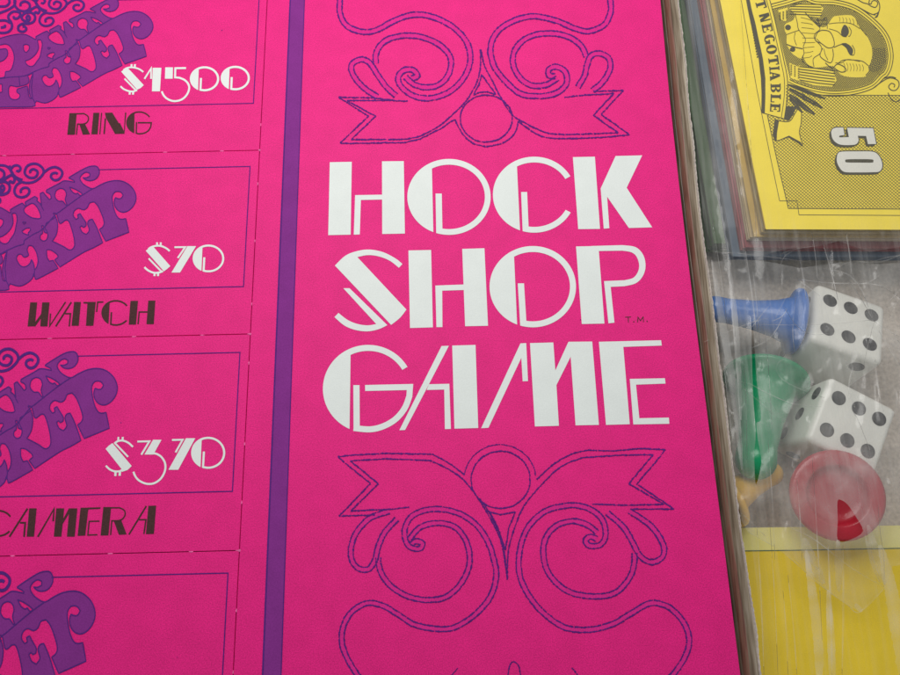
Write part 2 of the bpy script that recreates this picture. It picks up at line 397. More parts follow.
L2 = orn(480, 435, 4.09, [
    [(478, 425), (452, 415), (432, 430), (445, 452), (490, 450), (513, 415), (505, 355), (470, 315), (420, 292), (360, 288), (270, 310), (200, 372), (165, 460), (160, 559), (190, 639), (250, 719), (340, 784), (440, 797), (540, 774), (620, 729), (700, 687), (780, 709), (840, 779), (855, 859), (820, 939), (770, 1002)],
    [(478, 398), (440, 368), (380, 352), (310, 372), (265, 430), (262, 509), (290, 579), (360, 639), (460, 660), (550, 647), (608, 589), (630, 529), (632, 482)],
    [(610, 310), (700, 372), (750, 450), (745, 500), (700, 520), (655, 495), (625, 440), (585, 375), (520, 318)]],
    [([(232, 182), (300, 120), (370, 80), (440, 62)], 1), ([(440, 62), (550, 65), (650, 55), (760, 60), (642, 200), (795, 303), (615, 303)], 0),
     ([(112, 592), (115, 480), (140, 385), (180, 290), (250, 205), (330, 130), (420, 92)], 1),
     ([(420, 92), (560, 83), (708, 80), (609, 199), (752, 283), (600, 287), (460, 283)], 0),
     ([(35, 312), (80, 326), (145, 314), (118, 380), (104, 470), (75, 390), (35, 312)], 0),
     ([(0, 262), (60, 352), (95, 455), (112, 592)], 1),
     ([(115, 982), (124, 938), (140, 928), (158, 946), (166, 985)], 1), ([(375, 953), (405, 988)], 0)], w=5.0, seed=4)
rlo = rough(ell(500.6, 479.8, 29.6, 28.6, 0, 360, 60), 1.3, 8)+rough(ell(500, 480, 36, 35.5, -82, 83, 40), .95, 9)
rlo += rough([(458, 668), (452, 675), (444, 683)], .95, 10)
up = ink('scroll_ornament', [(U1[1]+U2[1], .0006, M_tint), (U1[0]+U2[0]+rup, .0012, M_line)], board)
lo = ink('scroll_ornament', [(L1[1]+L2[1], .0006, M_tint), (L1[0]+L2[0]+rlo, .0012, M_line)], board)
up['label'] = 'upper violet outline scroll ornament'; lo['label'] = 'lower violet outline scroll ornament'

# ---- pawn tickets
A = lambda p: T(0, 0, 11.25, p)
B = lambda p: T(70, 0, 9, p)
Cc = lambda p: T(0, 50, 11.25, p)
D = lambda p: T(40, 50, 9.92, p)
sil = A([(-90, 520), (-40, 450), (0, 428), (100, 400), (200, 383), (280, 388), (340, 415), (385, 440), (398, 440), (395, 412), (460, 375), (515, 350), (530, 357), (550, 378), (560, 372), (548, 345), (560, 332), (650, 282), (680, 300), (672, 325), (705, 350), (722, 372), (705, 255), (735, 240), (805, 315), (822, 300), (812, 262), (770, 240), (772, 220), (900, 158)])
sil += B([(140, 103), (225, 115), (215, 100), (178, 84), (185, 72), (310, 5), (370, -12), (410, -8), (430, 22), (425, 60), (395, 92), (350, 103), (315, 95), (292, 78), (320, 80), (350, 68), (350, 45), (322, 36), (290, 50), (268, 80), (280, 112), (315, 142), (375, 165), (430, 140), (500, 112), (580, 101), (650, 116), (710, 160), (740, 222), (730, 280), (690, 328), (640, 349), (595, 338), (565, 305), (557, 265), (567, 235), (590, 243), (615, 240), (632, 215), (608, 190), (565, 190), (540, 225), (545, 280), (562, 345), (590, 392), (620, 404), (655, 398), (682, 505), (487, 575), (434, 482), (462, 464), (474, 430), (455, 370), (420, 300), (388, 268), (350, 277), (332, 312), (300, 330), (255, 318), (222, 340), (214, 375), (238, 405), (257, 395), (250, 370), (272, 360), (298, 398), (322, 432), (320, 458), (300, 468), (285, 456), (270, 466), (290, 505), (325, 522), (350, 490), (335, 440), (347, 412), (375, 404), (415, 475), (462, 588)])
sil += D([(715, 198), (620, 240), (415, 360), (365, 300), (397, 275), (385, 250), (330, 215), (290, 213), (293, 270), (315, 310), (350, 303), (398, 370), (215, 460), (188, 462), (172, 415), (160, 458), (110, 500), (40, 525)])
sil += Cc([(400, 572), (383, 600), (355, 635), (0, 642), (-90, 650), (-140, 600)])
holes = [B([(45, 355), (75, 365), (95, 428), (115, 435), (150, 412), (180, 425), (215, 520), (228, 600), (212, 635), (180, 643), (130, 615), (40, 575), (75, 520), (84, 440), (65, 385)]),
    B([(58, 215), (70, 180), (105, 163), (140, 175), (155, 210), (146, 250), (162, 294), (150, 292), (125, 264), (90, 262), (65, 240)]),
    B([(180, 152), (230, 170), (275, 195), (292, 212), (270, 218), (250, 200), (235, 206), (205, 190)]),
    A([(540, 400), (580, 368), (625, 350), (665, 375), (700, 430), (718, 490), (690, 500), (620, 490), (560, 455), (540, 430)]),
    A([(256, 505), (290, 498), (320, 515), (318, 555), (290, 588), (265, 575), (255, 540)]),
    A([(412, 450), (452, 450), (467, 500), (458, 560), (440, 640), (405, 692), (370, 737), (330, 745), (290, 722), (275, 682), (320, 668), (370, 632), (408, 585), (425, 530)]),
    A([(-60, 700), (0, 690), (45, 665), (76, 620), (75, 570), (55, 548), (0, 552), (-60, 560), (-60, 520), (0, 503), (60, 495), (105, 520), (140, 580), (152, 660), (130, 755), (100, 797), (55, 807), (45, 862), (0, 875), (-60, 880)]),
    A([(520, 620), (560, 595), (600, 590), (608, 610), (585, 640), (590, 662), (570, 655), (530, 640)]),
    A([(525, 532), (560, 536), (540, 556)]),
    Cc([(725, 5), (742, 5), (752, 65), (785, 80), (790, 110), (775, 145), (740, 155), (710, 130), (715, 95), (735, 75)]),
    Cc([(590, 200), (630, 205), (670, 260), (690, 340), (680, 400), (655, 440), (645, 380), (622, 335), (600, 380), (550, 408), (500, 390), (465, 330), (480, 290), (515, 285), (540, 310), (570, 308), (590, 290), (575, 240)]),
    Cc([(90, 430), (110, 400), (160, 408), (195, 410), (300, 380), (318, 330), (300, 288), (365, 255), (340, 320), (322, 400), (320, 470), (340, 535), (358, 542), (330, 542), (312, 500), (300, 402), (205, 432), (185, 445), (182, 472), (215, 500), (205, 540), (165, 558), (115, 545), (90, 500)]),
    Cc([(-60, 370), (15, 385), (18, 470), (-60, 490)])]
silc = cromc(sil, 3)
em = poly(silc)
for h in holes: em += hole(cromc(h, 4, 75))
lw = .9
eo = ribbon(silc, lw, True)
for h in holes: eo += ribbon(cromc(h, 4, 75), lw, True)
eo += ribbon(crom(B([(375, 165), (290, 215), (200, 275), (100, 345), (60, 372)])+Cc([(730, 42), (640, 90), (548, 148), (538, 185), (470, 205), (370, 245), (310, 275), (240, 295), (100, 305), (0, 320), (-80, 330)])), .9)
eo += ribbon(Cc([(385, 590), (360, 545), (345, 420), (365, 255)]), .8) + ribbon(Cc([(205, 300), (215, 395)]), .8) + ribbon(Cc([(655, 440), (650, 500)]), .8)
eo += ribbon(A([(880, 480), (770, 545), (760, 590), (790, 640)]), .7) + ribbon(A([(705, 350), (745, 420)]), .7)
sw = []
def sc(pts, w=2.5): return ribbon(resample(crom(pts), .9), w)
Gg = lambda p: [(x, y) for x, y in T(0, 155, 11.25, p)]
swT2 = []
for c in ([(495, 200), (560, 152), (630, 135), (695, 170), (705, 220), (670, 270), (620, 282), (580, 250), (590, 212), (630, 200), (655, 212)],
          [(350, 202), (345, 180), (380, 158), (425, 180), (425, 220), (390, 255), (330, 250), (285, 205), (300, 140), (350, 103), (420, 100), (480, 140), (498, 190), (470, 240), (400, 295), (320, 313), (240, 298), (180, 250), (145, 200), (120, 160), (70, 122), (0, 115), (-60, 125)],
          [(125, 165), (160, 122), (210, 118), (238, 150), (215, 183), (190, 172)],
          [(250, 302), (195, 335), (168, 400), (190, 455), (250, 475), (310, 455), (338, 410), (318, 372), (270, 370), (238, 400), (248, 428)]):
    swT2 += sc(Gg(c))
for c in ([(225, 70), (225, 38), (270, 15), (320, 40), (325, 90), (280, 125), (210, 115), (165, 70), (155, 20), (160, -20)],
          [(150, 180), (150, 205), (190, 205), (220, 170), (205, 138), (140, 130), (90, 170), (90, 210), (120, 255), (125, 310), (90, 355), (30, 370), (-40, 365)],
          [(0, 310), (50, 300), (40, 280)], [(-40, 240), (0, 230), (60, 232), (110, 260)],
          [(300, 225), (290, 195), (310, 172), (328, 205), (300, 240), (252, 225), (235, 190), (270, 150), (340, 140), (385, 180), (372, 240), (310, 266), (250, 265), (200, 295), (205, 345), (260, 355), (288, 325), (270, 297), (245, 300)],
          [(315, 130), (360, 95), (410, 75), (438, 112), (420, 150), (392, 135), (372, 170)],
          [(-40, 70), (0, 72), (60, 68), (98, 30), (90, -20)], [(-40, 160), (0, 142), (80, 110), (150, 62), (165, 0)],
          [(380, -20), (400, 40), (450, 95), (520, 125)]):
    sw += sc(A(c))
O1 = P(252.8, 103.4); O2 = P(244.2, 286.6); O3 = P(232.6, 491.3)
FX = (O1.x+O2.x+O3.x)/3
FY = [O1.y, O2.y, O3.y, O3.y-(O1.y-O3.y)/2]
FTOP = P(228, 573).y-FY[3]; FTOP2 = P(250, 166.5).y-O2.y
FH = (FTOP+FTOP2+(P(241.3, 352.4).y-O3.y))/3
mp1 = lambda x, y, z: P(x, y, z)-Vector((O1.x, O1.y, 0))
def emblem():
    # two trace frames (first and second ticket) brought to one ticket-local frame
    v1 = []; 
    o1 = ink('emblem', [(em, .0007, M_purple), (eo+sw, .0013, M_indigo)], None, mp=mp1)
    o2 = ink('emblem_tmp', [(swT2, .0014, M_indigo)], None, mp=lambda x, y, z: P(x, y, z)-Vector((O2.x, O2.y, 0)))
    bmm = bmesh.new(); bmm.from_mesh(o1.data)
    n = len(bmm.faces); bmm.from_mesh(o2.data); bmm.faces.ensure_lookup_table()
    for f in bmm.faces[n:]: f.material_index = 1
    # clip what runs above the die cut of the ticket
    bmm.to_mesh(o1.data); bmm.free()
    me2 = o2.data; bpy.data.objects.remove(o2); bpy.data.meshes.remove(me2)
    return o1
emb0 = emblem()
names = ['RING', 'WATCH', 'CAMERA', '']
dol = lambda thick, thin: thick+thin
# prices
def price1():
    s = poly([(125, 243), (165, 215), (203, 205), (380, 395), (345, 428), (305, 447)])
    s += mitre(crom([(150, 228), (190, 203), (245, 195), (310, 208), (345, 225), (375, 247)]), 19)
    s += poly([(232, 160), (254, 160), (252, 195), (230, 195)])+poly([(270, 160), (292, 160), (290, 195), (268, 195)])
    s += mitre([(163, 322), (290, 452)], 19)+mitre(crom([(118, 408), (155, 440), (210, 462), (260, 466), (305, 450)]), 20)
    s += poly([(212, 465), (234, 465), (232, 502), (210, 502)])+poly([(250, 465), (272, 465), (270, 502), (248, 502)])
    s += poly([(480, 200), (578, 200), (562, 465), (472, 465)])+mitre([(388, 325), (462, 208), (462, 325)], 20)
    s += poly([(622, 195), (708, 195), (705, 323), (618, 323)])
    s += mitre([(855, 203), (735, 205), (732, 308)]+crom([(780, 312), (840, 338), (882, 385), (890, 440), (860, 510), (800, 560), (720, 575), (650, 553), (605, 512), (582, 465)], n=4), 22)
    s = X(110, 50, 11.25, s)
    s += X(175, 50, 11.25, Og(332, 324, 165, 141, 24, 268, 260, (280, 315), 274, 24)+Og(678, 316, 164, 138, 24, 615, 605, (626, 305), 620, 24))
    return s
def price2():
    s = poly([(97, 187), (130, 160), (162, 148), (318, 325), (290, 350), (260, 372)])
    s += mitre(crom([(120, 172), (150, 153), (195, 142), (240, 146), (285, 167), (312, 190)]), 17)
    s += poly([(190, 111), (207, 111), (207, 142), (190, 142)])+poly([(223, 111), (240, 111), (240, 142), (223, 142)])
    s += mitre([(123, 256), (240, 376)], 16)+mitre(crom([(85, 335), (120, 365), (170, 385), (215, 383), (252, 370)]), 18)
    s += poly([(168, 385), (186, 385), (184, 415), (166, 415)])+poly([(200, 385), (218, 385), (216, 415), (198, 415)])
    s += mitre([(355, 155), (452, 154), (385, 252)], 16)+poly([(472, 145), (550, 145), (405, 383), (328, 383)])
    s += Og(661, 256, 142, 125, 18, 608, 598, (614, 246), 608, 19)
    return X(135, 230, 9, s)
def price3():
    s = poly([(63, 212), (100, 175), (140, 147), (357, 405), (310, 450), (250, 470), (215, 455), (243, 440)])
    s += mitre([(163, 142), (316, 302)], 21)+mitre(crom([(163, 150), (205, 124), (260, 120), (320, 145), (370, 190)]), 22)
    s += poly([(197, 78), (217, 78), (215, 120), (195, 120)])+poly([(245, 78), (267, 78), (265, 120), (243, 120)])
    s += mitre(crom([(66, 402), (110, 443), (170, 466), (235, 462)]), 22)
    s += poly([(162, 465), (188, 465), (185, 518), (160, 518)])+poly([(212, 465), (238, 465), (234, 515), (208, 515)])
    s += mitre([(420, 130), (556, 127), (465, 277)], 21)+poly([(597, 110), (692, 110), (615, 250), (600, 276), (500, 276)])
    s += mitre(crom([(560, 266), (625, 265), (690, 303), (732, 375), (730, 460), (685, 545), (610, 598), (525, 605), (445, 572), (400, 525), (376, 470)], n=5), 23)
    s = X(100, 430, 11.25, s)
    s += X(160, 420, 11.25, mitre([(135, 225), (255, 222), (175, 365)], 21)+poly([(292, 205), (397, 205), (205, 560), (95, 560)])+Og(542, 369, 192, 180, 24, 470, 456, (482, 355), 472, 24))
    return s
def name1():
    s = poly([(85, 118), (150, 118), (134, 312), (65, 312)])
    s += mitre([(140, 124)]+crom([(215, 122), (250, 145), (255, 178), (235, 207), (200, 217)], n=4)+[(158, 216), (147, 312)], 11)
    s += poly([(172, 214), (225, 214), (270, 308), (205, 312)])
    s += poly([(300, 115), (354, 115), (338, 308), (282, 308)])+mitre([(374, 115), (358, 308)], 10)
    s += mitre([(408, 165), (397, 305)], 13)+poly([(403, 115), (470, 113), (530, 210), (538, 205), (575, 278), (585, 112), (597, 112), (580, 303), (495, 305), (413, 160)])
    s += Og(712, 204, 116, 103, 12, 670, 668, (682, 198), 680, 12, (58, None))+mitre([(700, 204), (822, 204)]+crom([(816, 240), (795, 275), (755, 298), (712, 303), (684, 298)], n=4), 12)
    return X(60, 100, 9, s)
def name2():
    s = poly([(115, 195), (193, 195), (172, 415), (238, 325), (250, 195), (332, 195), (308, 465), (228, 465), (234, 375), (172, 465), (85, 465)])
    s += mitre([(342, 320), (334, 460), (512, 190)], 16)+mitre([(577, 192), (402, 465)], 18)+mitre([(505, 322), (568, 322), (553, 465)], 16)
    s += poly([(608, 190), (685, 190), (660, 458), (580, 458)])+poly([(712, 190), (852, 190), (825, 458), (742, 458), (758, 208), (715, 208)])
    s = X(20, 285, 11.25, s)
    s += X(90, 285, 11.25, mitre([(150, 191), (86, 192), (74, 302)], 16)+Og(290, 313, 162, 145, 18, 222, 208, (232, 305), 224, 18, (55, 128))+poly([(455, 178), (540, 178), (517, 445), (435, 445)])+mitre([(645, 303), (553, 303), (540, 440)], 16)+poly([(655, 175), (735, 175), (717, 440), (635, 440)]))
    return s
def name3():
    s = Og(-20, 318, 170, 152, 20, -90, -100, (-75, 300), -85, 20, (58, 128))
    s += mitre([(309, 152), (105, 470)], 20)+mitre([(225, 312), (283, 312), (270, 470)], 20)+poly([(328, 150), (412, 150), (382, 468), (300, 468)])
    s += mitre([(425, 470), (607, 156), (598, 295)], 20)+poly([(633, 150), (722, 150), (712, 265), (775, 150), (870, 150), (840, 468), (752, 468), (775, 210), (705, 325), (690, 468), (605, 468)])
    s = X(0, 495, 11.25, s)
    r = poly([(95, 115), (275, 110), (273, 124), (164, 130), (137, 365), (68, 368)])+mitre([(265, 235), (172, 237), (160, 360), (247, 357)], 12)
    r += poly([(300, 108), (370, 108), (345, 364), (275, 364)])+mitre([(362, 115)]+crom([(445, 115), (488, 138), (495, 180), (470, 217), (435, 230)], n=4)+[(376, 232), (365, 360)], 12)
    r += poly([(393, 232), (462, 230), (510, 355), (440, 358)])
    r += mitre([(687, 98), (530, 356)], 14)+mitre([(620, 222), (683, 222), (665, 350)], 13)+poly([(705, 97), (775, 95), (755, 350), (683, 352)])
    return s+X(70, 495, 9, r)
ycut = [edge[0].y]+YR+[edge[-1].y]
labels = ['ticket for a ring', 'ticket for a watch', 'ticket for a camera', 'lowest ticket, cut by the photo edge']
emb_me = emb0.data; bpy.data.objects.remove(emb0)
for k in range(4):
    bm = bmesh.new()
    slab_bm(bm, rect(-2.1, XP-G, ycut[k+1]+(G if k < 3 else 0), ycut[k]-(G if k else 0)), -.010, 0, .0012)
    ob = bm_obj('pawn_ticket', bm, [M_pink], board); ob['label'] = labels[k]
    # frame line
    x0 = -2.05; x1 = FX; y0 = FY[k]; y1 = FY[k]+[FTOP2+.008, FTOP2, P(241.3, 352.4).y-O3.y, FTOP][k]; w = .0032
    lb = P(103, 168.2).x if False else FX-(O2.x-P(99, 168).x)
    lay = []
    fr = [('h', x0, x1, y0), ('v', y0-w/2, y1+w/2, x1), ('h', lb, x1, y1)]
    vv = []; ff = []
    for f in fr:
        b = len(vv)
        if f[0] == 'h': vv += [(f[1], f[3]-w/2, .0009), (f[2]+w/2, f[3]-w/2, .0009), (f[2]+w/2, f[3]+w/2, .0009), (f[1], f[3]+w/2, .0009)]
        else: vv += [(f[3]-w/2, f[1], .0010), (f[3]+w/2, f[1], .0010), (f[3]+w/2, f[2], .0010), (f[3]-w/2, f[2], .0010)]
        ff.append((b, b+1, b+2, b+3))
    me = bpy.data.meshes.new('frame_line'); me.from_pydata(vv, [], ff); link('frame_line', me, [M_line], ob)
    e2 = bpy.data.objects.new('emblem', emb_me); C.objects.link(e2); e2.parent = ob; e2.location = (FX, FY[k], 0)
    if k == 0: ink('price', [(price1(), .0009, M_white)], ob); ink('item_name', [(name1(), .0009, M_brown)], ob)
    if k == 1: ink('price', [(price2(), .0009, M_white)], ob); ink('item_name', [(name2(), .0009, M_brown)], ob)
    if k == 2: ink('price', [(price3(), .0009, M_white)], ob); ink('item_name', [(name3(), .0009, M_brown)], ob)
# uncut nicks bridging the die cuts
def nick(x, y, lx, ly):
    bm = bmesh.new()
    rr = random.Random(int(x*9999+y*777))
    pts = []
    for i in range(9):
        a = i/9*2*math.pi; q = rr.uniform(.65, 1.15)
        pts.append((x+math.cos(a)*lx*q, y+math.sin(a)*ly*q))
    slab_bm(bm, pts, -.009, .0005+rr.random()*.0012, .0008)
    bm_obj('uncut_nick', bm, [M_nick], board)
for row, xsn in zip(YR, ((5, 73, 165, 222), (50, 134, 202, 249), (13, 110, 191, 238))):
    py = {0: 152, 1: 337, 2: 553}[YR.index(row)]
    for px in xsn: nick(P(px, py).x, row, .008, .0020)
    nick(XP, row, .004, .004)
for py in (-20, 125, 184, 241, 304, 363, 444, 502, 610, 672, 730): nick(XP, P(250, py).y, .0020, .006)
# small print flecks
rr = random.Random(3); fl = []
for i in range(9):
    x, y = rr.uniform(20, 690), rr.uniform(10, 660); r = rr.uniform(.25, .6)
    ink('print_fleck', [(poly(ell(x, y, r, r*.8, 0, 320, 7)), .0016, M_indigo)], board)

# ================================================================== BOX
WT = -.30
tbl = bmesh.new(); slab_bm(tbl, rect(-7, 7, -5, 7), -.60, -.42); t = bm_obj('table_top', tbl, [paper('table_wood', (.18, .12, .08))]); t['kind'] = 'structure'
box = thing('box_insert', 'grey brown cardboard box insert with a torn white-edged wall beside the pink board', 'box')
bm = bmesh.new(); slab_bm(bm, rect(-2.3, 2.4, -1.6, 2.6), -.40, WT); bm_obj('well_floor', bm, [M_floor], box)
ed = [(q.x, q.y) for q in edge]
bm = bmesh.new(); slab_bm(bm, [(-2.15, ed[-1][1])]+[(x-.035, y) for x, y in reversed(ed)]+[(-2.15, ed[0][1])], WT+.003, -TH-.003); bm_obj('platform', bm, [M_wall], box)
TE = [(664, -170), (672, -60), (678.7, 0), (686.0, 58.7), (689.5, 106.7), (693.6, 138.7), (697.3, 180), (701, 216), (705.3, 248), (710.7, 285), (715, 318), (720, 361), (725, 395), (730, 440), (736, 485), (741.3, 528), (746.7, 564), (752, 598.7), (757.3, 633), (761.3, 675), (776, 790), (793, 910)]
TEr = resample(crom(TE, n=8), 2.0)
rr = random.Random(11)
WZ = .016
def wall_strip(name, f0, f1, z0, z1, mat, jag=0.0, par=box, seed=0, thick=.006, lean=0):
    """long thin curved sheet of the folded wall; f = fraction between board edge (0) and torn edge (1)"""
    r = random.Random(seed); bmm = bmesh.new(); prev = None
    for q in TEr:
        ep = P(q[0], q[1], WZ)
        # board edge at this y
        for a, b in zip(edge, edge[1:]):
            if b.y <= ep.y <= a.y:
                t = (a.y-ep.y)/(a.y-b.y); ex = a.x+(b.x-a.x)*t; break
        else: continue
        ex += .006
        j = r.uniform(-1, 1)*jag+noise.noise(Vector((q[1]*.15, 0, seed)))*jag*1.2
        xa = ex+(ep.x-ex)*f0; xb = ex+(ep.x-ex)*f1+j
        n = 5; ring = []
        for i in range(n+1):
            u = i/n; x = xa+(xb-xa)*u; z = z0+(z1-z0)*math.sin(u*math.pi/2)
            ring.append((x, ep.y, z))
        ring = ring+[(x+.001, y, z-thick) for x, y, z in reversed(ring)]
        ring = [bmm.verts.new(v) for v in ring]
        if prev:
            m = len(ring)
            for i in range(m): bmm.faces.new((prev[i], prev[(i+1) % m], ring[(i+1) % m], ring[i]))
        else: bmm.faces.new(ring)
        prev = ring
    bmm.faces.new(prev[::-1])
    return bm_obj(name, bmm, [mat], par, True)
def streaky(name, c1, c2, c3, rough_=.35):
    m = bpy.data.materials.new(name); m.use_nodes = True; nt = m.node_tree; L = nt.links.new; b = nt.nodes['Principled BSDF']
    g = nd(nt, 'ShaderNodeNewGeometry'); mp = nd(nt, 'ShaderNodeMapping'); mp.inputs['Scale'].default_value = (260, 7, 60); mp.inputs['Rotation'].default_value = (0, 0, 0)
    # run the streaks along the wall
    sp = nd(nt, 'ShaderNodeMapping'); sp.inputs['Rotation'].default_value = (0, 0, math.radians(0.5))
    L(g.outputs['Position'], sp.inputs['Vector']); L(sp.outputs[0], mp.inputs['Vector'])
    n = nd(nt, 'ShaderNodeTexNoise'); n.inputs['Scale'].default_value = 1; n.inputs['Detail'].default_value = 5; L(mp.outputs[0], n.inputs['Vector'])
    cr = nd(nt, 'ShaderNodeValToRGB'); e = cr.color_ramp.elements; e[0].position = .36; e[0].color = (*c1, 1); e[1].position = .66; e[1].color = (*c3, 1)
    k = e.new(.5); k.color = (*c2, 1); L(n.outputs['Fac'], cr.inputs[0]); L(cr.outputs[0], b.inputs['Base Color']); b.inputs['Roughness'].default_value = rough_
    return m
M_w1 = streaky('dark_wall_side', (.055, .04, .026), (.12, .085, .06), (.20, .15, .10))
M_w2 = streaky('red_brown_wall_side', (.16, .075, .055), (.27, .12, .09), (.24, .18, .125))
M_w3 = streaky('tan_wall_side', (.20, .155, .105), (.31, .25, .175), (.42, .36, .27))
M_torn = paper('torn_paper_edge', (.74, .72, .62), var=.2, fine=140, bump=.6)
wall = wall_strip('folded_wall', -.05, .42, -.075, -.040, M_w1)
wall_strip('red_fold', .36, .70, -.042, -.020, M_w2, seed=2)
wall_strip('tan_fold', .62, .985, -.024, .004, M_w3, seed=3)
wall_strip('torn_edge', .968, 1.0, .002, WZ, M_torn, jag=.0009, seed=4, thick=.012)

# ================================================================== PLAY MONEY
grp = 'bundles of play money stacked in the well'
def billquad(dx, dy, z, dx2=None):
    """outline of a pile: bill outline on the reference height shifted in the world"""
    zt = -.02
    a = P(766, 229.3, zt); b = P(970, 230, zt); c = P(930, -110, zt); d = P(698, -110, zt)
    dx2 = dx if dx2 is None else dx2
    return [(a.x+dx, a.y+dy), (b.x+dx, b.y+dy), (c.x+dx2, c.y), (d.x+dx2, d.y)]
def pile(z0, z1, dx, dy, dx2, n, mats, seed, jit=.004):
    r = random.Random(seed); bmm = bmesh.new(); h = (z1-z0)/n
    for i in range(n):
        f = 1-(i+.5)/n
        q = billquad(dx*1.0+r.uniform(-jit, jit), dy+r.uniform(-jit, jit), 0, dx2+r.uniform(-jit, jit))
        k = len(bmm.faces); slab_bm(bmm, q, z0+i*h, z0+(i+.86)*h)
        bmm.faces.ensure_lookup_table(); mi = r.choice(range(len(mats)))
        for fc in bmm.faces[k:]: fc.material_index = mi
    return bmm
def bundle(label, z0, z1, dx, dy, dx2, n, cols, seed, nm):
    t = thing('money_bundle', label, 'play money', (P(820, 110).x, P(820, 110).y, z0), grp)
    mats = [paper(nm+'_%s' % 'abc'[i], c, var=.05, rough_=.7, mott=.05) for i, c in enumerate(cols)]
    o = bm_obj('bills', pile(z0, z1, dx, dy, dx2, n, mats, seed), mats, t); o.parent = None; o.parent = t
    o.matrix_parent_inverse = Matrix.Translation(-t.location)
    return t
by = bundle('yellow fifty bills on top of the play money stack', -.062, -.020, 0, 0, 0, 5, [(.52, .39, .15), (.46, .34, .13)], 1, 'bill_yellow_shaded')  # shade of the stack sides is put into this darker yellow
bundle('thin bundle of amber bills directly below the yellow fifties', -.074, -.064, -.020, -.004, -.008, 3, [(.60, .40, .10), (.50, .38, .2)], 2, 'bill_amber')
bundle('tan bills between the amber and the red bills', -.104, -.076, -.030, -.003, -.005, 4, [(.52, .40, .22), (.60, .47, .30)], 3, 'bill_tan')
bundle('dull red bills between the tan and the blue bills', -.142, -.106, -.04, -.022, -.02, 5, [(.36, .09, .10), (.30, .08, .09)], 4, 'bill_red')
bundle('blue bills between the red and the green bills', -.19, -.144, -.066, -.040, -.05, 5, [(.09, .13, .19), (.13, .17, .22)], 5, 'bill_blue')
bundle('green bills at the bottom of the play money stack', -.292, -.192, -.105, .03, -.10, 7, [(.07, .13, .055), (.09, .16, .07)], 6, 'bill_green')

ZB = -.0195
qb = lambda x, y, z: P(x, y, ZB+z)
M1 = lambda p: T(740, 0, 7.5, p)
M2 = lambda p: T(800, 0, 9, p)
M3 = lambda p: T(740, 70, 7.5, p)
M4 = lambda p: T(730, 0, 11.25, p)
M5 = lambda p: T(780, 50, 7.5, p)
M6 = lambda p: T(820, 110, 11.25, p)
M7 = lambda p: T(760, 170, 6.43, p)
def toff(o, t): o.matrix_parent_inverse = Matrix.Translation(-t.location); return o
q = billquad(0, 0, 0); bm = bmesh.new(); slab_bm(bm, q, -.0206, ZB); tb = toff(bm_obj('top_bill', bm, [M_bill], by), by)
def bink(name, layers): return ink(name, layers, tb, mp=qb)
# border lines
bl = mitre([(728, -110), (741.3, 0), (756.7, 90)] + M7([(125, 198), (185, 200)]), .55) if False else []
bl = ribbon([(722, -110), (741.2, 0), (749, 45), (757, 90), (770, 155), (779.6, 200.8)], .6)+ribbon([(779.6, 200.8), (797, 200.8), (799, 214.8)], .6)+ribbon([(799, 214.8), (900, 215.4), (965, 216)], .6)
hp = [(767.5, 115), (774.5, 150), (788.5, 208), (960, 209), (960, 95), (820, 95), (800, 92), (784, 84), (780, 100)]
bl += ribbon([(767.3, 115), (776.5, 158), (788.4, 208.4)], .7)+ribbon([(788, 208.4), (960, 209.4)], .7)+ribbon([(823, 95), (960, 95.6)], .6)
bink('border_lines', [(bl, .0006, M_grey)])
# crosshatch field: real printed lines, clipped to the field
def hatch(pg, ang, sp, w, seed=0, bow=0):
    out = []; a = math.radians(ang); dx, dy = math.cos(a), math.sin(a); cx = sum(p[0] for p in pg)/len(pg); cy = sum(p[1] for p in pg)/len(pg)
    R = max(math.hypot(p[0]-cx, p[1]-cy) for p in pg)+2; k = -R
    while k < R:
        ox, oy = cx-dy*k, cy+dx*k; ts = []
        for i in range(len(pg)):
            p0, p1 = pg[i-1], pg[i]
            ex, ey = p1[0]-p0[0], p1[1]-p0[1]; den = dx*ey-dy*ex
            if abs(den) < 1e-9: continue
            t = ((p0[0]-ox)*ey-(p0[1]-oy)*ex)/den; u = ((p0[0]-ox)*dy-(p0[1]-oy)*dx)/den
            if 0 <= u < 1: ts.append(t)
        ts.sort()
        for i in range(0, len(ts)-1, 2):
            if ts[i+1]-ts[i] > .3:
                A0 = (ox+dx*ts[i], oy+dy*ts[i]); B0 = (ox+dx*ts[i+1], oy+dy*ts[i+1])
                out += mitre([A0, B0], w)
        k += sp
    return out
# portrait oval
ocx, ocy = 829.5, 33; orx, ory = 64.5, 61.5
oval_out = crom(M1([(235, 30), (330, 5), (480, -35)])+M2([(150, -10), (330, 0), (520, 60), (700, 200), (800, 330), (838, 480), (825, 600), (790, 675)])+M5([(780, 210), (700, 285), (560, 330), (400, 345), (250, 325), (120, 285), (55, 255)]), False, 6)
ring = []
for d, w in ((0, .75), (2.6, .55), (5.2, .75)):
    ring += ribbon(offset(oval_out, d), w)
    ring = ring
inner = offset(oval_out, 6.0)
back = poly(inner)
man = []
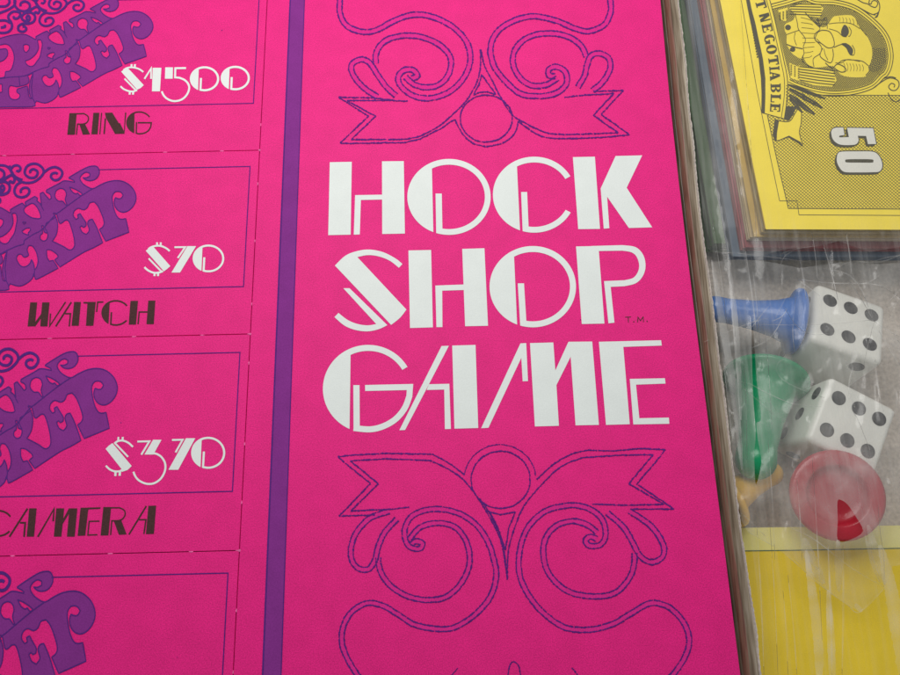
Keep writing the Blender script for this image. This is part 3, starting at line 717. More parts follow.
# yellow knocked-out shapes of the bust
head = crom(M2([(262, 205), (300, 150), (370, 138), (450, 135), (500, 165), (530, 235), (600, 320), (645, 420), (650, 500), (632, 572), (615, 600), (618, 640), (590, 670)])+M5([(640, 200), (560, 205), (480, 195), (440, 170), (400, 120), (300, 130), (250, 130), (200, 100), (170, 40)])+M1([(460, 440), (400, 410), (375, 375), (350, 330), (350, 260), (335, 225), (340, 180), (400, 150), (415, 110), (450, 85), (490, 95), (540, 150), (600, 200), (640, 200), (665, 175)]), True, 3)
col1 = M1([(365, 60), (470, 22), (585, 22), (625, 60), (600, 130), (520, 120), (480, 90), (410, 100)])
col2 = M1([(440, 490), (560, 510), (700, 535), (725, 600), (690, 650), (560, 640), (440, 600)])
fold = M1([(285, 75), (360, 55), (345, 160), (310, 150)])
fold2 = M1([(370, 470), (440, 500), (455, 610), (380, 585)])
for h in (head, col1, col2, fold, fold2): back += hole(h)
dk = poly(M2([(600, 580), (640, 430), (770, 430), (770, 560), (700, 650), (620, 640)]))
lines = []
def LL(f, pts, w=.5, sm=True):
    global lines
    lines += ribbon(crom(f(pts)) if sm else f(pts), w)
LL(M1, [(665, 178), (740, 170), (830, 175), (900, 215)]); LL(M1, [(668, 215), (730, 235), (770, 270), (800, 275)])
LL(M1, [(705, 355), (750, 335), (800, 325)], .7); LL(M1, [(715, 470), (760, 470), (810, 445), (900, 460)])
LL(M1, [(640, 470), (690, 510), (730, 480), (780, 500), (795, 530), (760, 540), (720, 520)], .8)
LL(M1, [(615, 225), (670, 235), (700, 285), (705, 345), (660, 358), (610, 325), (565, 300), (580, 245), (615, 225)], .7)
LL(M1, [(610, 325), (575, 290)], .5); LL(M1, [(620, 360), (600, 410), (620, 440), (680, 470), (700, 420), (695, 365)], .7); LL(M1, [(630, 365), (640, 410), (660, 450)], .5)
LL(M1, [(535, 130), (600, 210), (565, 250), (560, 290), (610, 350), (600, 400), (550, 440), (555, 500)], .6)
LL(M1, [(415, 110), (430, 170), (440, 220), (490, 290), (475, 350), (480, 400), (465, 440), (490, 480), (550, 505)], .6)
LL(M1, [(345, 260), (400, 240), (445, 225)]); LL(M1, [(415, 240), (408, 290), (425, 340)]); LL(M1, [(345, 330), (400, 350), (470, 365)], .9)
LL(M1, [(490, 95), (540, 150), (600, 205)], .7); LL(M1, [(580, 130), (600, 195), (630, 140), (650, 140), (655, 215)], .6); LL(M1, [(570, 150), (650, 150)], .5); LL(M1, [(570, 175), (650, 178)], .5)
LL(M2, [(440, 240), (462, 280), (450, 320), (435, 325)], .6); LL(M2, [(470, 405), (492, 450), (485, 492), (465, 495)], .6); LL(M2, [(535, 240), (600, 320)], .5)
LL(M2, [(340, 570), (390, 540), (470, 538), (560, 550), (615, 590)], .6)
for a in ((370, 50), (372, 75), (440, 105), (560, 115)): pass
for i in range(5):
    LL(M1, [(385-4*i, 28+19*i), (500, 30+20*i), (612, 32+21*i)], .8, False)
for i in range(6):
    LL(M1, [(445, 498+20*i), (580, 512+22*i), (712, 530+21*i)], .8, False)
for i in range(9):
    t_ = i/8
    LL(M1, [(455+25*t_, 130+38*i), (500+22*math.sin(i), 140+36*i), (535+30*math.sin(t_*3), 152+33*i)], .35)
for i in range(6): LL(M2, [(352+30*i, 150+4*i), (360+31*i, 168+6*i), (356+32*i, 192+7*i)], .35)
for i in range(7): LL(M2, [(392+28*i, 562+3*i), (404+28*i, 600+2*i), (398+28*i, 640)], .35)
spots = []
for cx_, cy_, rx_, ry_ in ((360, 205, 22, 20), (395, 370, 20, 18)): spots += poly(M1(ell(cx_, cy_, rx_, ry_, 0, 350, 16)))
spots += poly(crom(M2([(370, 290), (378, 255), (400, 222), (430, 245), (440, 290), (420, 325), (380, 322)]), True, 3))
spots += poly(crom(M2([(372, 395), (410, 388), (450, 410), (478, 450), (465, 498), (440, 480), (415, 430)]), True, 3))
for j in range(7):
    for (ox_, oy_) in ((300, 95), (325, 90), (350, 80)):
        spots += poly(M1([(ox_-6, oy_+j*9-4), (ox_+6, oy_+j*9-4), (ox_+5, oy_+j*9+1), (ox_-6, oy_+j*9+1)]))
    for (ox_, oy_) in ((385, 490), (412, 500), (440, 515)):
        spots += poly(M1([(ox_-6, oy_+j*12-5), (ox_+6, oy_+j*12-5), (ox_+5, oy_+j*12+1), (ox_-6, oy_+j*12+1)]))
bh = hatch(inner, 38, 1.25, .62)+hatch(inner, -52, 1.6, .45)
# hatched background: hatch lines minus the bust
bk = [x for x in back if x[0] == '-']
bink('portrait', [(bh+bk, .0005, M_grey), (hatch([tuple(q) for q in dk[0][1]], 85, 1.5, .5)+bk, .0008, M_grey), (spots, .0011, M_grey), (lines+ring, .0014, M_grey)])
# curls right of the oval
cl = []
for f, pts in ((M2, [(480, -30), (560, 20), (610, 35), (640, 55), (680, 65), (700, 30), (680, 5), (650, 10), (640, 35), (620, 25), (625, 0), (600, -20)]), (M2, [(680, 135), (640, 125), (590, 100), (520, 60)]), (M2, [(660, 130), (705, 110), (718, 60), (705, 10), (670, -20)]),
               (M5, [(700, 285), (760, 240), (820, 210), (880, 225), (893, 265), (870, 300), (835, 300), (815, 275), (835, 250), (860, 260), (855, 280)]), (M5, [(780, 212), (830, 200), (870, 210)]), (M5, [(810, 320), (835, 370), (870, 388), (900, 375)])):
    cl.append(ribbon(crom(f(pts)), .9))
cl[1] += poly(crom(M2([(690, 135), (715, 90), (700, 150), (670, 160)]), True, 3))
bink('corner_curl', [(cl[0]+cl[1]+cl[2], .0009, M_grey)]); bink('corner_curl', [(cl[3]+cl[4]+cl[5], .0009, M_grey)])
# banner
bn = []
dark = crom(M4([(170, -60), (192, 60), (218, 190), (250, 340), (287, 510), (322, 660)]))+M3([(157, 60), (162, 180), (160, 320)])+M3([(186, 322), (190, 200), (190, 60)])+crom(M4([(370, 660), (345, 540), (318, 420), (285, 260), (245, 110), (212, -60)]))
bn += poly(dark)
for off, w in ((0, .8), (2.6, .6)):
    L_ = crom(M4([(430, -60), (470, 80), (505, 220), (550, 420), (590, 600), (605, 675)])+M3([(355, 60), (355, 200), (333, 362)]))
    bn += ribbon(offset(L_, off*1.2), w)
bn += ribbon(M3([(165, 320), (333, 366)]), .7)
bn += poly(M3([(345, 270), (425, 275), (400, 330), (370, 378), (332, 372)]))
tailp = crom(M3([(290, 380), (370, 385), (410, 330), (440, 285), (460, 310), (458, 400), (445, 470), (470, 568), (430, 540), (368, 500), (275, 530), (278, 450)]), False, 3)
tail = tailp
hv = hatch(hp, 41, 2.35, .5); hw = hatch(hp, -43, 2.35, .36)
mask = hole(tail)+hole(M3([(160, 320), (333, 366), (372, 378), (400, 330), (425, 275), (345, 270), (345, 60), (345, -40), (100, -40)]))+hole(M3([(262, 365), (292, 378), (278, 450), (275, 530), (262, 530), (245, 490)]))
mask += hole(M6(five))+hole(M6(zero)) if 'five' in globals() else []
bink('crosshatch', [(hv+mask, .0004, M_grey), (hw+mask, .0007, M_grey)])
bn += mitre(tail, .7, True)+poly(M3([(262, 365), (292, 378), (278, 450), (275, 530), (262, 530), (245, 490)]))
bn += poly(M3([(275, 532), (368, 505), (430, 545), (470, 572), (455, 540), (368, 492)]))
lv = []
for a, b, w in (((365, 110), (640, 215), 3.2), ((370, 140), (620, 285), 4.2), ((370, 185), (560, 335), 4.6), ((375, 215), (470, 320), 3)):
    pa = M3([a])[0]; pb = M3([b])[0]; n = 8
    pts = [(pa[0]+(pb[0]-pa[0])*i/n, pa[1]+(pb[1]-pa[1])*i/n) for i in range(n+1)]
    ws = [w*math.sin(math.pi*(i+.8)/(n+1.2))**.7 for i in range(n+1)]
    lv += mitre(offset(pts, [x/2 for x in ws]), .5)+mitre(offset(pts, [-x/2 for x in ws]), .5)+ribbon(offset(pts, [x*.27 for x in ws]), [x*.42 for x in ws])+ribbon(offset(pts, [-x*.27 for x in ws]), [x*.42 for x in ws])
    for i in range(1, n): lv += mitre([offset(pts, [x/2 for x in ws])[i], pts[i-1]], .3)
# scroll dots beside the banner
for i in range(14):
    t_ = i/13; c0 = M4([(238+70*t_, 240+400*t_)])[0]
    lv += poly(ell(c0[0], c0[1], .7, 1.1, 0, 330, 6))
bink('banner', [(bn+lv, .0010, M_grey)])
# small slab letters, drawn upright in a unit cell (x right, y down), turned a quarter clockwise on the bill
GL = {'N': [[(.05, 0, .3, 1), 'r'], [(.72, 0, .84, 1), 'r'], [(.05, 0), (.4, 0), (.84, 1), (.55, 1)]],
      'O': 'O', 'T': [[(.35, 0, .65, 1), 'r'], [(0, 0, 1, .16), 'r'], [(0, 0, .1, .34), 'r'], [(.9, 0, 1, .34), 'r'], [(.22, .9, .78, 1), 'r']],
      'E': [[(.1, 0, .4, 1), 'r'], [(0, 0, .92, .13), 'r'], [(.3, .44, .72, .56), 'r'], [(0, .87, .95, 1), 'r'], [(.84, 0, .93, .3), 'r'], [(.86, .68, .95, 1), 'r'], [(.66, .34, .73, .66), 'r']],
      'G': 'G', 'I': [[(.32, 0, .68, 1), 'r'], [(.15, 0, .85, .12), 'r'], [(.15, .88, .85, 1), 'r']],
      'A': [[(.38, 0), (.6, 0), (.98, 1), (.62, 1)], [(.4, 0), (.48, .12), (.18, 1), (.06, 1)], [(.22, .62, .7, .74), 'r'], [(-.02, .9, .3, 1), 'r'], [(.54, .9, 1.02, 1), 'r']],
      'B': 'B', 'L': [[(.1, 0, .42, 1), 'r'], [(0, 0, .56, .12), 'r'], [(0, .88, .95, 1), 'r'], [(.86, .62, .95, 1), 'r']]}
def glyph(ch, ctr, dirx, diry, wd, ht):
    """ctr = px centre; dirx = px direction of reading; diry = px direction of letter-down"""
    s = []
    f = lambda p: [(ctr[0]+dirx[0]*(x-.5)*wd+diry[0]*(y-.5)*ht, ctr[1]+dirx[1]*(x-.5)*wd+diry[1]*(y-.5)*ht) for x, y in p]
    g = GL[ch]
    if g in ('O', 'G'):
        o = ell(.5, .5, .5, .52, 0, 360, 24); i_ = ell(.5, .5, .18, .42, 0, 360, 24)
        for k in range(24):
            if g == 'G' and 2.6 < k < 6: continue
            s.append(('+', f([o[k], o[k+1], i_[k+1], i_[k]])))
        if g == 'G': s += [('+', f([(.55, .5), (1, .5), (1, .62), (.55, .62)])), ('+', f([(.7, .5), (.95, .5), (.95, 1), (.7, .9)]))]
    elif g == 'B':
        s += [('+', f([(.1, 0), (.4, 0), (.4, 1), (.1, 1)])), ('+', f([(0, 0), (.55, 0), (.55, .1), (0, .1)])), ('+', f([(0, .9), (.55, .9), (.55, 1), (0, 1)])), ('+', f([(.3, .45), (.55, .45), (.55, .54), (.3, .54)]))]
        for c, r in ((.25, .25), (.74, .27)):
            o = ell(.5, c, .46, r, 0, 180, 12); i_ = ell(.5, c, .18, r-.1, 0, 180, 12)
            for k in range(12): s.append(('+', f([o[k], o[k+1], i_[k+1], i_[k]])))
    else:
        for e_ in g:
            if e_[-1] == 'r': x0, y0, x1, y1 = e_[0]; s.append(('+', f([(x0, y0), (x1, y0), (x1, y1), (x0, y1)])))
            else: s.append(('+', f(e_)))
    return s
tx = []
path = [('T', M4([(348, 45)])[0]), ('N', M4([(392, 200)])[0]), ('E', M4([(420, 315)])[0]), ('G', M4([(445, 440)])[0]), ('O', M4([(468, 555)])[0]),
        ('T', M1([(252, 452)])[0]), ('I', M1([(258, 512)])[0]), ('A', M3([(262, 42)])[0]), ('B', M3([(268, 135)])[0]), ('L', M3([(268, 213)])[0]), ('E', M3([(264, 283)])[0])]
for i, (ch, c0) in enumerate(path):
    a = path[max(i-1, 0)][1]; b = path[min(i+1, len(path)-1)][1]; L_ = math.hypot(b[0]-a[0], b[1]-a[1])
    dx = ((b[0]-a[0])/L_, (b[1]-a[1])/L_); dy = (-dx[1], dx[0])
    wd = {'I': 5.5, 'L': 8.4, 'E': 8.4, 'B': 8.8}.get(ch, 9.2)
    tx += glyph(ch, c0, dx, dy, wd, 10.2)
bink('banner_lettering', [(tx, .0012, M_grey)])
# the numeral 50
five = crom([(125, 250), (140, 215), (180, 198)], n=3)+[(262, 197), (275, 282), (222, 288)]+[(214, 297), (222, 308), (325, 305), (305, 200), (598, 205), (632, 382), (540, 384), (518, 292), (425, 290)]+crom([(436, 340), (415, 378), (370, 393), (250, 393), (185, 370), (140, 320), (125, 250)], n=4)
zero = crom([(190, 530), (205, 485), (250, 468), (420, 465), (585, 468), (650, 500), (692, 570), (700, 640), (670, 690), (600, 700), (400, 702), (270, 695), (215, 640), (190, 580)], True, 4)
zin = crom([(285, 572), (300, 556), (440, 553), (585, 556), (600, 575), (585, 592), (440, 592), (300, 590)], True, 3)
def sh(p, dx, dy): return [(x+dx, y+dy) for x, y in p]
shd = []
for t_ in range(0, 4):
    for s_ in (five, zero): shd += poly(M6(sh(s_, -7.5*t_, 8.5*t_)))
shd += ribbon(M6(five), 1.9, True)+ribbon(M6(zero), 1.9, True)
bink('numeral', [(shd, .0012, M_grey), (poly(M6(five))+poly(M6(zero))+hole(M6(zin)), .0018, M_cream)])

# ================================================================== YELLOW CARD
yc = thing('yellow_card_pack', 'golden yellow card pack with a thin green border line below the red pawn', 'card pack', (P(820, 620, -.2).x, P(820, 620, -.2).y, WT))
ZY = -.17
def yq(x, y, z): return P(x, y, ZY+z)
def pl(pts): return [(P(x, y, ZY).x, P(x, y, ZY).y) for x, y in pts]
bm = bmesh.new()
for i in range(10):
    j = random.uniform(-.003, .003)
    slab_bm(bm, [(x+j, y+j) for x, y in pl([(700, 528.5), (960, 524.5), (1010, 900), (690, 900)])], WT+.002+i*.0127, WT+.002+i*.0127+.0115)
toff(bm_obj('cards', bm, [paper('card_edge', (.75, .66, .35))], yc), yc)
bm = bmesh.new(); slab_bm(bm, pl([(700, 528.5), (960, 524.5), (1010, 900), (690, 900)]), ZY-.002, ZY)
tcard = toff(bm_obj('top_card', bm, [paper('pale_yellow_card', (.96, .86, .26), var=.03, mott=.03)], yc), yc)
ink('gold_field', [(poly([(700, 551.8), (960, 547.2), (1010, 900), (690, 900)]), .0008, paper('gold_ink', (.97, .69, .030), var=.04, mott=.04)),
    (ribbon([(700, 551.6), (830, 549.8), (960, 547)], .95), .0016, paper('green_ink', (.03, .11, .05)))], tcard, mp=yq)

# ================================================================== DICE
M_die = plastic('ivory_plastic', (.86, .84, .76), .28, .2); M_pip = plastic('black_pip', (.012, .012, .015), .4)
def make_die(label, s, group='white dice in the bag'):
    t = thing('die', label, 'die', (0, 0, 0), group)
    bm = bmesh.new(); bmesh.ops.create_cube(bm, size=s)
    bmesh.ops.bevel(bm, geom=bm.edges[:]+bm.verts[:], offset=s*.085, segments=5, profile=.5, affect='EDGES')
    bm_obj('cube_body', bm, [M_die], t, True)
    d = s*.27; h = s/2
    faces = {1: (Vector((1, 0, 0)), Vector((0, 1, 0)), Vector((0, 0, -1))), 6: (Vector((1, 0, 0)), Vector((0, 1, 0)), Vector((0, 0, 1))),
             2: (Vector((1, 0, 0)), Vector((0, 0, 1)), Vector((0, -1, 0))), 5: (Vector((1, 0, 0)), Vector((0, 0, 1)), Vector((0, 1, 0))),
             3: (Vector((0, 1, 0)), Vector((0, 0, 1)), Vector((-1, 0, 0))), 4: (Vector((0, 1, 0)), Vector((0, 0, 1)), Vector((1, 0, 0)))}
    pips = {1: [(0, 0)], 2: [(-1, -1), (1, 1)], 3: [(-1, -1), (0, 0), (1, 1)], 4: [(-1, -1), (-1, 1), (1, -1), (1, 1)], 5: [(-1, -1), (-1, 1), (1, -1), (1, 1), (0, 0)], 6: [(-1.1, -.92), (0, -.92), (1.1, -.92), (-1.1, .92), (0, .92), (1.1, .92)]}
    for k, (u, v, n) in faces.items():
        for a, b in pips[k]:
            bm = bmesh.new(); m = 22; r = s*.098; c = u*a*d+v*b*d+n*h; rings = []
            for rad, dep in ((1, .0012), (.86, .0012), (.6, .0008), (.3, .0006)):
                rings.append([bm.verts.new(c+n*dep+(u*math.cos(i*2*math.pi/m)+v*math.sin(i*2*math.pi/m))*r*rad) for i in range(m)])
            base = [bm.verts.new(c-n*.002+(u*math.cos(i*2*math.pi/m)+v*math.sin(i*2*math.pi/m))*r) for i in range(m)]
            rings = [base]+rings
            for A0, B0 in zip(rings, rings[1:]):
                for i in range(m): bm.faces.new((A0[i], A0[(i+1) % m], B0[(i+1) % m], B0[i]))
            bm.faces.new(rings[-1]); bm_obj('pip', bm, [M_pip], t, True)
    return t
DS = .232
d1 = make_die('white die nearest the fifty bill showing six black pips', DS)
d1.location = P(847, 330, -.055)-Vector((0, 0, DS/2)); d1.rotation_euler = (math.radians(-15), math.radians(2), math.radians(-21.5))
d2 = make_die('white die showing six black pips, partly under the red pawn', DS*.98)
d2.location = P(851, 425, -.060)-Vector((0, 0, DS/2)); d2.rotation_euler = (math.radians(-3), math.radians(3), math.radians(-29.5))

# ================================================================== PAWNS
def lathe(bm, prof, n=48):
    rings = []
    for r, z in prof:
        rings.append([bm.verts.new((r*math.cos(i*2*math.pi/n), r*math.sin(i*2*math.pi/n), z)) for i in range(n)] if r > 1e-6 else [bm.verts.new((0, 0, z))])
    for A0, B0 in zip(rings, rings[1:]):
        for i in range(n):
            a = [A0[i % len(A0)], A0[(i+1) % n % len(A0)], B0[(i+1) % n % len(B0)], B0[i % len(B0)]]
            a = list(dict.fromkeys(a))
            if len(a) > 2: bm.faces.new(a)
def make_pawn(label, col, R=.138, Hh=.27, st=1.0, shallow=False):
    t = thing('pawn', label, 'game piece', (0, 0, 0), 'plastic pawns in the bag')
    m = plastic('pawn_plastic', col, .25, .25)
    bm = bmesh.new()
    k = R/.138; h = Hh/.27
    prof = [(.0, .215*h), (.018*k, .19*h), (.04*k, .12*h), (.065*k, .05*h), (.088*k, .022), (.092*k, .008), (.097*k, .0), (.128*k, 0), (R, .006), (R, .016), (.132*k, .022), (.098*k, .032), (.078*k*st, .06*h), (.060*k*st, .12*h), (.052*k*st, .185*h)]
    for a in range(0, 8): # rounded head
        an = a/7*math.pi/2; prof.append((.055*k*st*math.cos(an), .215*h+.055*k*st*math.sin(an)))
    prof[-1] = (0, .215*h+.055*k*st)
    if shallow: prof[:7] = [(0, .030), (.05*k, .029), (.075*k, .026), (.084*k, .018), (.088*k, .007), (.093*k, .001), (.097*k, 0)]
    lathe(bm, prof); o = bm_obj('pawn_body', bm, [m], t, True)
    return t
def aim(t, base, normal, ):
    """base point, unit direction from base towards the head"""
    z = normal.normalized(); t.rotation_mode = 'QUATERNION'; t.rotation_quaternion = z.to_track_quat('Z', 'Y'); t.location = base
red = make_pawn('red pawn with its round hollow base facing up, beside the lower die', (.46, .016, .035), R=.134, shallow=True); aim(red, P(838, 495, -.050), Vector((.16, .02, -1)))
gre = make_pawn('green pawn lying left of the lower die', (.0, .29, .11), R=.134, Hh=.40, st=1.15); aim(gre, P(766, 378, -.20), Vector((-.36, -.88, .34)))
blu = make_pawn('blue pawn lying above the green pawn beside the torn wall', (.03, .17, .55), R=.11, Hh=.33); aim(blu, P(798, 322, -.12), Vector((-.95, .22, -.10)))
yel = make_pawn('amber yellow pawn lying below the green pawn', (.85, .48, .04), R=.095, Hh=.22); aim(yel, P(724, 500, -.15), Vector((.85, .42, -.02)))

# ================================================================== PLASTIC FILM
F_wrap = film('thin_wrap_film', .03, .13, 60, 1.6, gloss=.85, rough_=.13)
F_bag = film('bag_film', .13, .16, 15, 9, gloss=1, rough_=.2)
F_sleeve = film('sleeve_film', .09, .10, 45, 2.0, gloss=.3, rough_=.2)
F_fold = film('fold_sheen_film', .24, .14, 12, 4, gloss=.7, rough_=.3)  # for folds, and for sheen painted as denser pale haze
def sheet(name, pg, zf, mats, cell=4.0, holes=(), seed=0, scuff=None):
    """film sheet cut to an outline given in trace px, on a fine mesh, heights from zf(x,y)"""
    x0 = min(p[0] for p in pg); x1 = max(p[0] for p in pg); y0 = min(p[1] for p in pg); y1 = max(p[1] for p in pg)
    vs = [Vector(p) for p in pg]; edges = [(i, (i+1) % len(pg)) for i in range(len(pg))]; nv = len(vs)
    hs = []
    for h in holes:
        b = len(vs); vs += [Vector(p) for p in h]; edges += [(b+i, b+(i+1) % len(h)) for i in range(len(h))]
    r = random.Random(seed); y = y0
    while y < y1:
        x = x0
        while x < x1:
            a, b = x+r.uniform(-.3, .3)*cell, y+r.uniform(-.3, .3)*cell*1.6
            if inpoly(a, b, pg): vs.append(Vector((a, b)))
            x += cell
        y += cell*1.6
    v, e_, f, *_ = delaunay_2d_cdt(vs, edges, [], 0, 1e-3, False)
    verts = []
    for a in v: w = P(a.x, a.y, zf(a.x, a.y)); verts.append(w)
    fs = []
    for t in f:
        cx = sum(v[i].x for i in t)/3; cy = sum(v[i].y for i in t)/3
        if inpoly(cx, cy, pg) and not any(inpoly(cx, cy, h) for h in holes):
            A_, B_, C_ = (verts[i] for i in t)
            fs.append(t if (B_-A_).cross(C_-A_).z > 0 else t[::-1])
    me = bpy.data.meshes.new(name); me.from_pydata(verts, [], fs); me.update()
    for p in me.polygons: p.use_smooth = True
    at = me.attributes.new('scuff', 'FLOAT', 'POINT')
    for i, a in enumerate(v): at.data[i].value = scuff(a.x, a.y) if scuff else 1.0
    return link(name, me, mats)
def ridge(x, y, s=1.0, seed=0.0):
    u = x-(y-330)*.10
    return (noise.noise(Vector((u*.16, y*.006, seed)))*.0065+noise.noise(Vector((u*.05, y*.012, seed+3)))*.010+noise.noise(Vector((u*.4, y*.01, seed+7)))*.0022)*s
def zwrap(x, y):
    ex = None
    for a, b in zip(TE, TE[1:]):
        if a[1] <= y <= b[1]: ex = a[0]+(b[0]-a[0])*(y-a[1])/(b[1]-a[1]); break
    if ex is None: ex = 670 if y < 0 else 780
    d = max(0, min(1, (x-ex)/14))
    # taut over the bill, a little lower over the pieces
    on = 1/(1+math.exp(-(230-y)/9))*1/(1+math.exp(-(x-745)/5))
    z = (1-d)*(WZ-.006)+d*(-.002+ridge(x, y, 1.0-.85*on))
    return z
slit = crom([(751.5, 318), (754, 345), (756.5, 380), (760.5, 412), (760, 421), (756, 424), (758.5, 445), (761, 462), (757, 482), (755, 482), (754, 455), (755.5, 432), (753.5, 405), (752, 370)], True, 3)
redgap = crom([(837.5, 501), (842, 500.5), (848, 505), (856, 517), (863, 531), (852, 539), (838, 541), (837.8, 520)], True, 3)
outl = [(q[0]+.4, q[1]) for q in TE]+[(1010, 910), (960, -170)]
def scuffw(x, y):
    on = 1/(1+math.exp(-(226-y)/5))*1/(1+math.exp(-(x-(722+y*.2)-3)/2.5))
    low = 1/(1+math.exp(-(y-540)/14))
    v = 1-.88*on
    v *= 1-.35*low
    v *= 1+.5*max(0, 1-abs(x-(748+y*.02))/30)*(1 if y > 230 else 0)
    return v
wrap = sheet('plastic_wrap', outl, zwrap, [F_wrap], 4.2, [slit, redgap], 1, scuffw)
tag(wrap, 'clear wrinkled plastic wrap stretched from the torn wall over the money, pieces and cards', 'plastic wrap')
# sleeve over the sides of the money stack
def zsl(x, y):
    return -.024+ridge(x, y, .8, 5)-.05*max(0, min(1, (y-232)/22))-.02*max(0, min(1, (735-x)/25))
spg = [(q[0]+2, q[1]) for q in TE if -100 < q[1] < 250]+[(712, 252), (740, 257), (765, 255), (782, 250), (810, 246), (838, 241), (870, 252), (905, 246), (960, 244), (960, 232), (900, 231.2), (764.5, 230.6), (741, 110), (719, 0), (702, -90)]
spg = [p for p in spg]
sl_ = sheet('money_sleeve', spg, zsl, [F_sleeve, F_fold], 3.6, [], 2)
tag(sl_, 'hazy clear plastic sleeve round the sides of the play money stack', 'plastic sleeve')
# bag round the pieces
bagpg = [(711, 262), (740, 259), (770, 262), (800, 268), (840, 262), (880, 264), (960, 258), (975, 470), (960, 560), (893, 566), (885, 588), (868, 604), (861, 612), (850, 607), (820, 585), (798, 563), (778, 548), (748, 532), (741, 520), (733, 462), (728, 405), (720, 340)]
def zbag(x, y):
    r_ = math.hypot(x-872, y-320); an = math.atan2(y-320, x-872)
    a1 = abs(noise.noise(Vector((an*5.5, r_*.006, 2)))); a2 = abs(noise.noise(Vector((x*.035+noise.noise(Vector((x*.02, y*.02, 1)))*1.5, y*.035, 9)))); a3 = abs(noise.noise(Vector((x*.09, y*.09, 19))))
    w = -a1*.030-a2*.018-a3*.002+ridge(x, y, .35, 11)+.012
    return -.018+w-.10*max(0, min(1, (y-545)/60))
def scuffb(x, y):
    d = math.hypot((x-838)/50, (y-492)/52)
    v = .85+.9*math.exp(-d**4)+.35*math.exp(-(((x-770)/45)**2+((y-400)/60)**2))+.55*noise.noise(Vector((x*.03, y*.022, 31)))
    return max(.3, v)
bag = sheet('pieces_bag', bagpg, zbag, [F_bag, F_fold], 3.4, [[(a+.4, b) for a, b in slit], redgap], 3, scuffb)
tag(bag, 'small crumpled clear bag holding the dice and pawns, its corner over the yellow cards', 'plastic bag')
# creases: film ridges, plus glints and sheen painted as pale haze, joined into the sheet they belong to
def rnd_glints(n, seed):  # random pale ribbons painted as glints on the bag
    r = random.Random(seed); out = []
    for i in range(n):
        cx, cy = r.choice(((872, 320), (884, 560), (800, 270), (872, 320)))
        a = r.uniform(0, 2*math.pi); r0 = r.uniform(10, 60); L_ = r.uniform(18, 60); b = r.uniform(-.5, .5)
        pts = [(cx+math.cos(a+b*t*t)*(r0+L_*t), cy+math.sin(a+b*t*t)*(r0+L_*t)) for t in (0, .33, .66, 1)]
        if all(722 < p[0] < 950 and 262 < p[1] < 575 for p in pts) and all(p[0] > 722+(p[1]-262)*.11 for p in pts): out.append((pts, r.choice((.8, 1.2, 1.6, 2.4))))
    return out
def creases(o, lst, zf, mi=1, lift=.004):
    bm = bmesh.new(); bm.from_mesh(o.data); lay = bm.verts.layers.float.get('scuff')
    for pts, w in lst:
        c = resample(crom(pts), 2.0); n = len(c)
        prev = None
        for i, (x, y) in enumerate(c):
            a = c[max(i-1, 0)]; b = c[min(i+1, n-1)]; L_ = math.hypot(b[0]-a[0], b[1]-a[1]) or 1
            nx, ny = -(b[1]-a[1])/L_, (b[0]-a[0])/L_; ww = w*(.15+.85*math.sin(math.pi*(i+.5)/n)**.6)*(1+.25*noise.noise(Vector((x*.3, y*.3, 1))))
            z = zf(x, y)+lift
            row = [bm.verts.new(P(x+nx*ww*k, y+ny*ww*k, z+(.003 if k == 0 else 0))) for k in (-.5, 0, .5)]
            for k, vv_ in enumerate(row): vv_[lay] = (1.0 if k == 1 else (.8 if w > 4 else .25))*(.5+.9*abs(noise.noise(Vector((x*.07, y*.03, 4)))*2))
            if prev:
                for k in (0, 1):
                    f = bm.faces.new((prev[k], prev[k+1], row[k+1], row[k])); f.normal_update()
                    if f.normal.z < 0: f.normal_flip()
                    f.material_index = mi; f.smooth = True
            prev = row
    bm.to_mesh(o.data); bm.free()
creases(bag, [([(741, 382), (750, 384), (765, 392), (785, 401), (800, 405), (822, 407)], 1.3), ([(743, 388), (755, 398), (775, 415)], 1.0),
    ([(790, 358), (779, 362), (777, 372), (786, 382), (805, 391), (825, 398)], 1.3), ([(704, 342), (725, 333), (750, 323), (768, 318)], 1.2),
    ([(752, 324), (790, 325), (830, 324), (872, 320)], 1.0), ([(872, 320), (885, 329), (900, 337)], 1.2), ([(872, 318), (862, 300), (852, 285), (845, 272)], .9),
    ([(874, 322), (868, 345), (864, 365)], .8), ([(797, 279), (830, 283), (870, 284), (885, 288), (900, 298)], 1.6), ([(797, 279), (812, 290), (820, 296)], 1.6),
    ([(838, 268), (850, 262), (880, 262), (900, 255)], 1.6), ([(748, 532), (778, 549), (798, 565), (820, 585), (850, 607)], 1.6), ([(785, 525), (815, 540), (850, 567), (884, 587)], 1.4),
    ([(884, 587), (884, 560), (880, 530), (878, 505)], 1.0), ([(865, 535), (872, 560), (880, 583)], 4.5), ([(850, 607), (860, 612), (885, 588)], 2.0),
    ([(741, 513), (752, 523), (765, 536)], 1.0), ([(882, 495), (892, 490), (900, 487)], .9), ([(851, 409), (858, 420), (866, 440), (870, 450)], .8),
    ([(808, 553), (812, 562), (818, 570)], 4), ([(862, 612), (855, 604)], 5), ([(804, 538), (811, 560), (824, 584)], 12), ([(838, 540), (839, 592)], 8), ([(868, 525), (877, 558), (885, 584)], 9)]+rnd_glints(34, 5), zbag)  # the widest ribbons are painted sheen panels
creases(sl_, [([(781, 254), (795, 249), (815, 246), (838, 241)], 1.0), ([(780, 266), (785, 256), (795, 250)], .9), ([(708, 252), (735, 253), (770, 257), (810, 262)], 1.0), ([(872, 262), (885, 258), (902, 255)], 1.4)], zsl)
creases_w = []  # upright pale ribbons painted as reflection streaks on the wrap
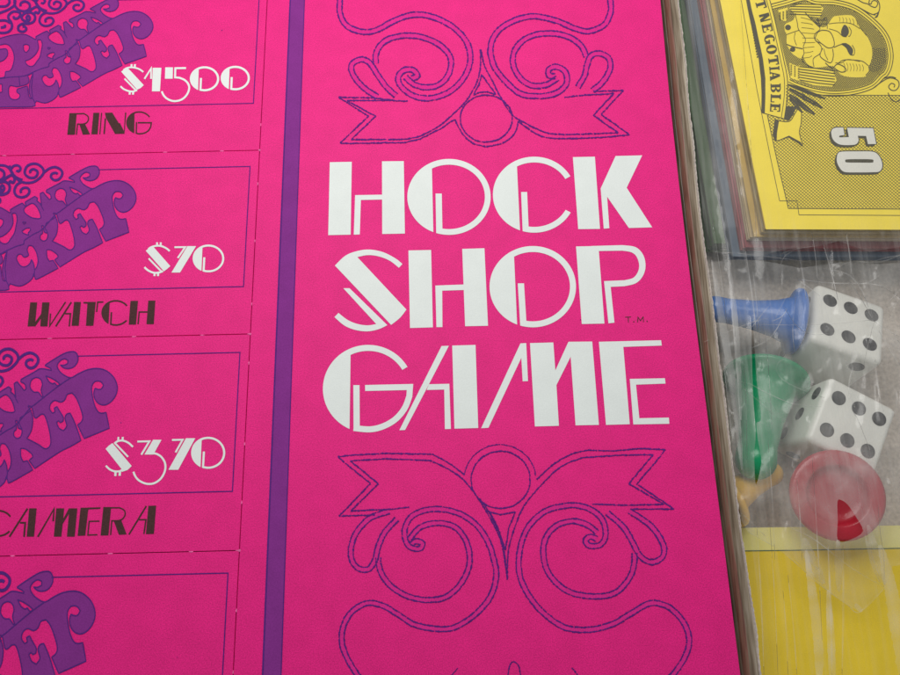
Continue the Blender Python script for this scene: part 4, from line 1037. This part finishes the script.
for x0_, y0_, x1_, y1_, w in ((740, 0, 757, 245, .8), (745, 248, 756, 330, 1.6), (751, 255, 760, 345, 1.0), (757, 528, 764, 675, 1.8), (770, 525, 778, 675, 1.2), (783, 590, 788, 675, 1.4), (788, 575, 797, 675, 1.8), (800, 260, 806, 300, 1.4), (733, 300, 742, 470, 1.0), (768, 440, 775, 560, 1.4), (765, 330, 772, 430, .9), (812, 455, 822, 640, 1.2), (744, 360, 747, 460, .8), (828, 545, 832, 675, 3.0), (843, 545, 842, 675, 2.6), (709, 200, 728, 330, .9), (797, 480, 802, 560, 1.6), (822, 240, 838, 300, 1.6), (846, 232, 852, 280, 1.8), (812, 232, 818, 285, 1.4)):
    creases_w.append(([(x0_, y0_), ((x0_+x1_)/2+.8, (y0_+y1_)/2), (x1_, y1_)], w))
me = wrap.data; me.materials.append(F_fold)
creases(wrap, creases_w, zwrap, lift=.0015)
creases(wrap, [([(806, 550), (812, 590), (818, 640), (820, 700)], 10), ([(880, 545), (893, 600), (908, 700)], 15), ([(828, 590), (831, 640), (833, 700)], 8), ([(712, 260), (722, 320), (735, 400), (742, 470)], 8), ([(728, 255), (736, 330), (741, 420)], 6)], zwrap, lift=.001)  # broad sheen bands painted on the wrap as pale haze

# ================================================================== LIGHT, WORLD, CAMERA
w = bpy.data.worlds.new('World'); bpy.context.scene.world = w; w.use_nodes = True
bg = w.node_tree.nodes['Background']; bg.inputs[0].default_value = (.86, .93, 1, 1); bg.inputs[1].default_value = .29
def area(name, loc, tgt, size, power, col=(1, 1, 1)):
    l = bpy.data.lights.new(name, 'AREA'); l.shape = 'RECTANGLE'; l.size = size[0]; l.size_y = size[1]; l.energy = power; l.color = col
    o = bpy.data.objects.new(name, l); C.objects.link(o); o.location = loc
    o.rotation_euler = (Vector(tgt)-Vector(loc)).to_track_quat('-Z', 'Y').to_euler(); return o
area('window_light', (-.35, 2.35, 3.0), (-.1, 1.0, 0), (3.0, 2.0), 103, (1, .985, .96))
cam = bpy.data.cameras.new('Camera'); co = bpy.data.objects.new('Camera', cam); C.objects.link(co)
co.location = (0, 0, HC); co.rotation_euler = RM.to_euler(); cam.sensor_width = 36; cam.lens = 36*FPX/900; cam.clip_start = .01; cam.clip_end = 100
sc_ = bpy.context.scene; sc_.camera = co
sc_.view_settings.view_transform = 'Standard'; sc_.view_settings.look = 'None'; sc_.view_settings.exposure = 0; sc_.view_settings.gamma = 1
sc_.render.engine = 'CYCLES'; sc_.cycles.transparent_max_bounces = 24; sc_.cycles.max_bounces = 8
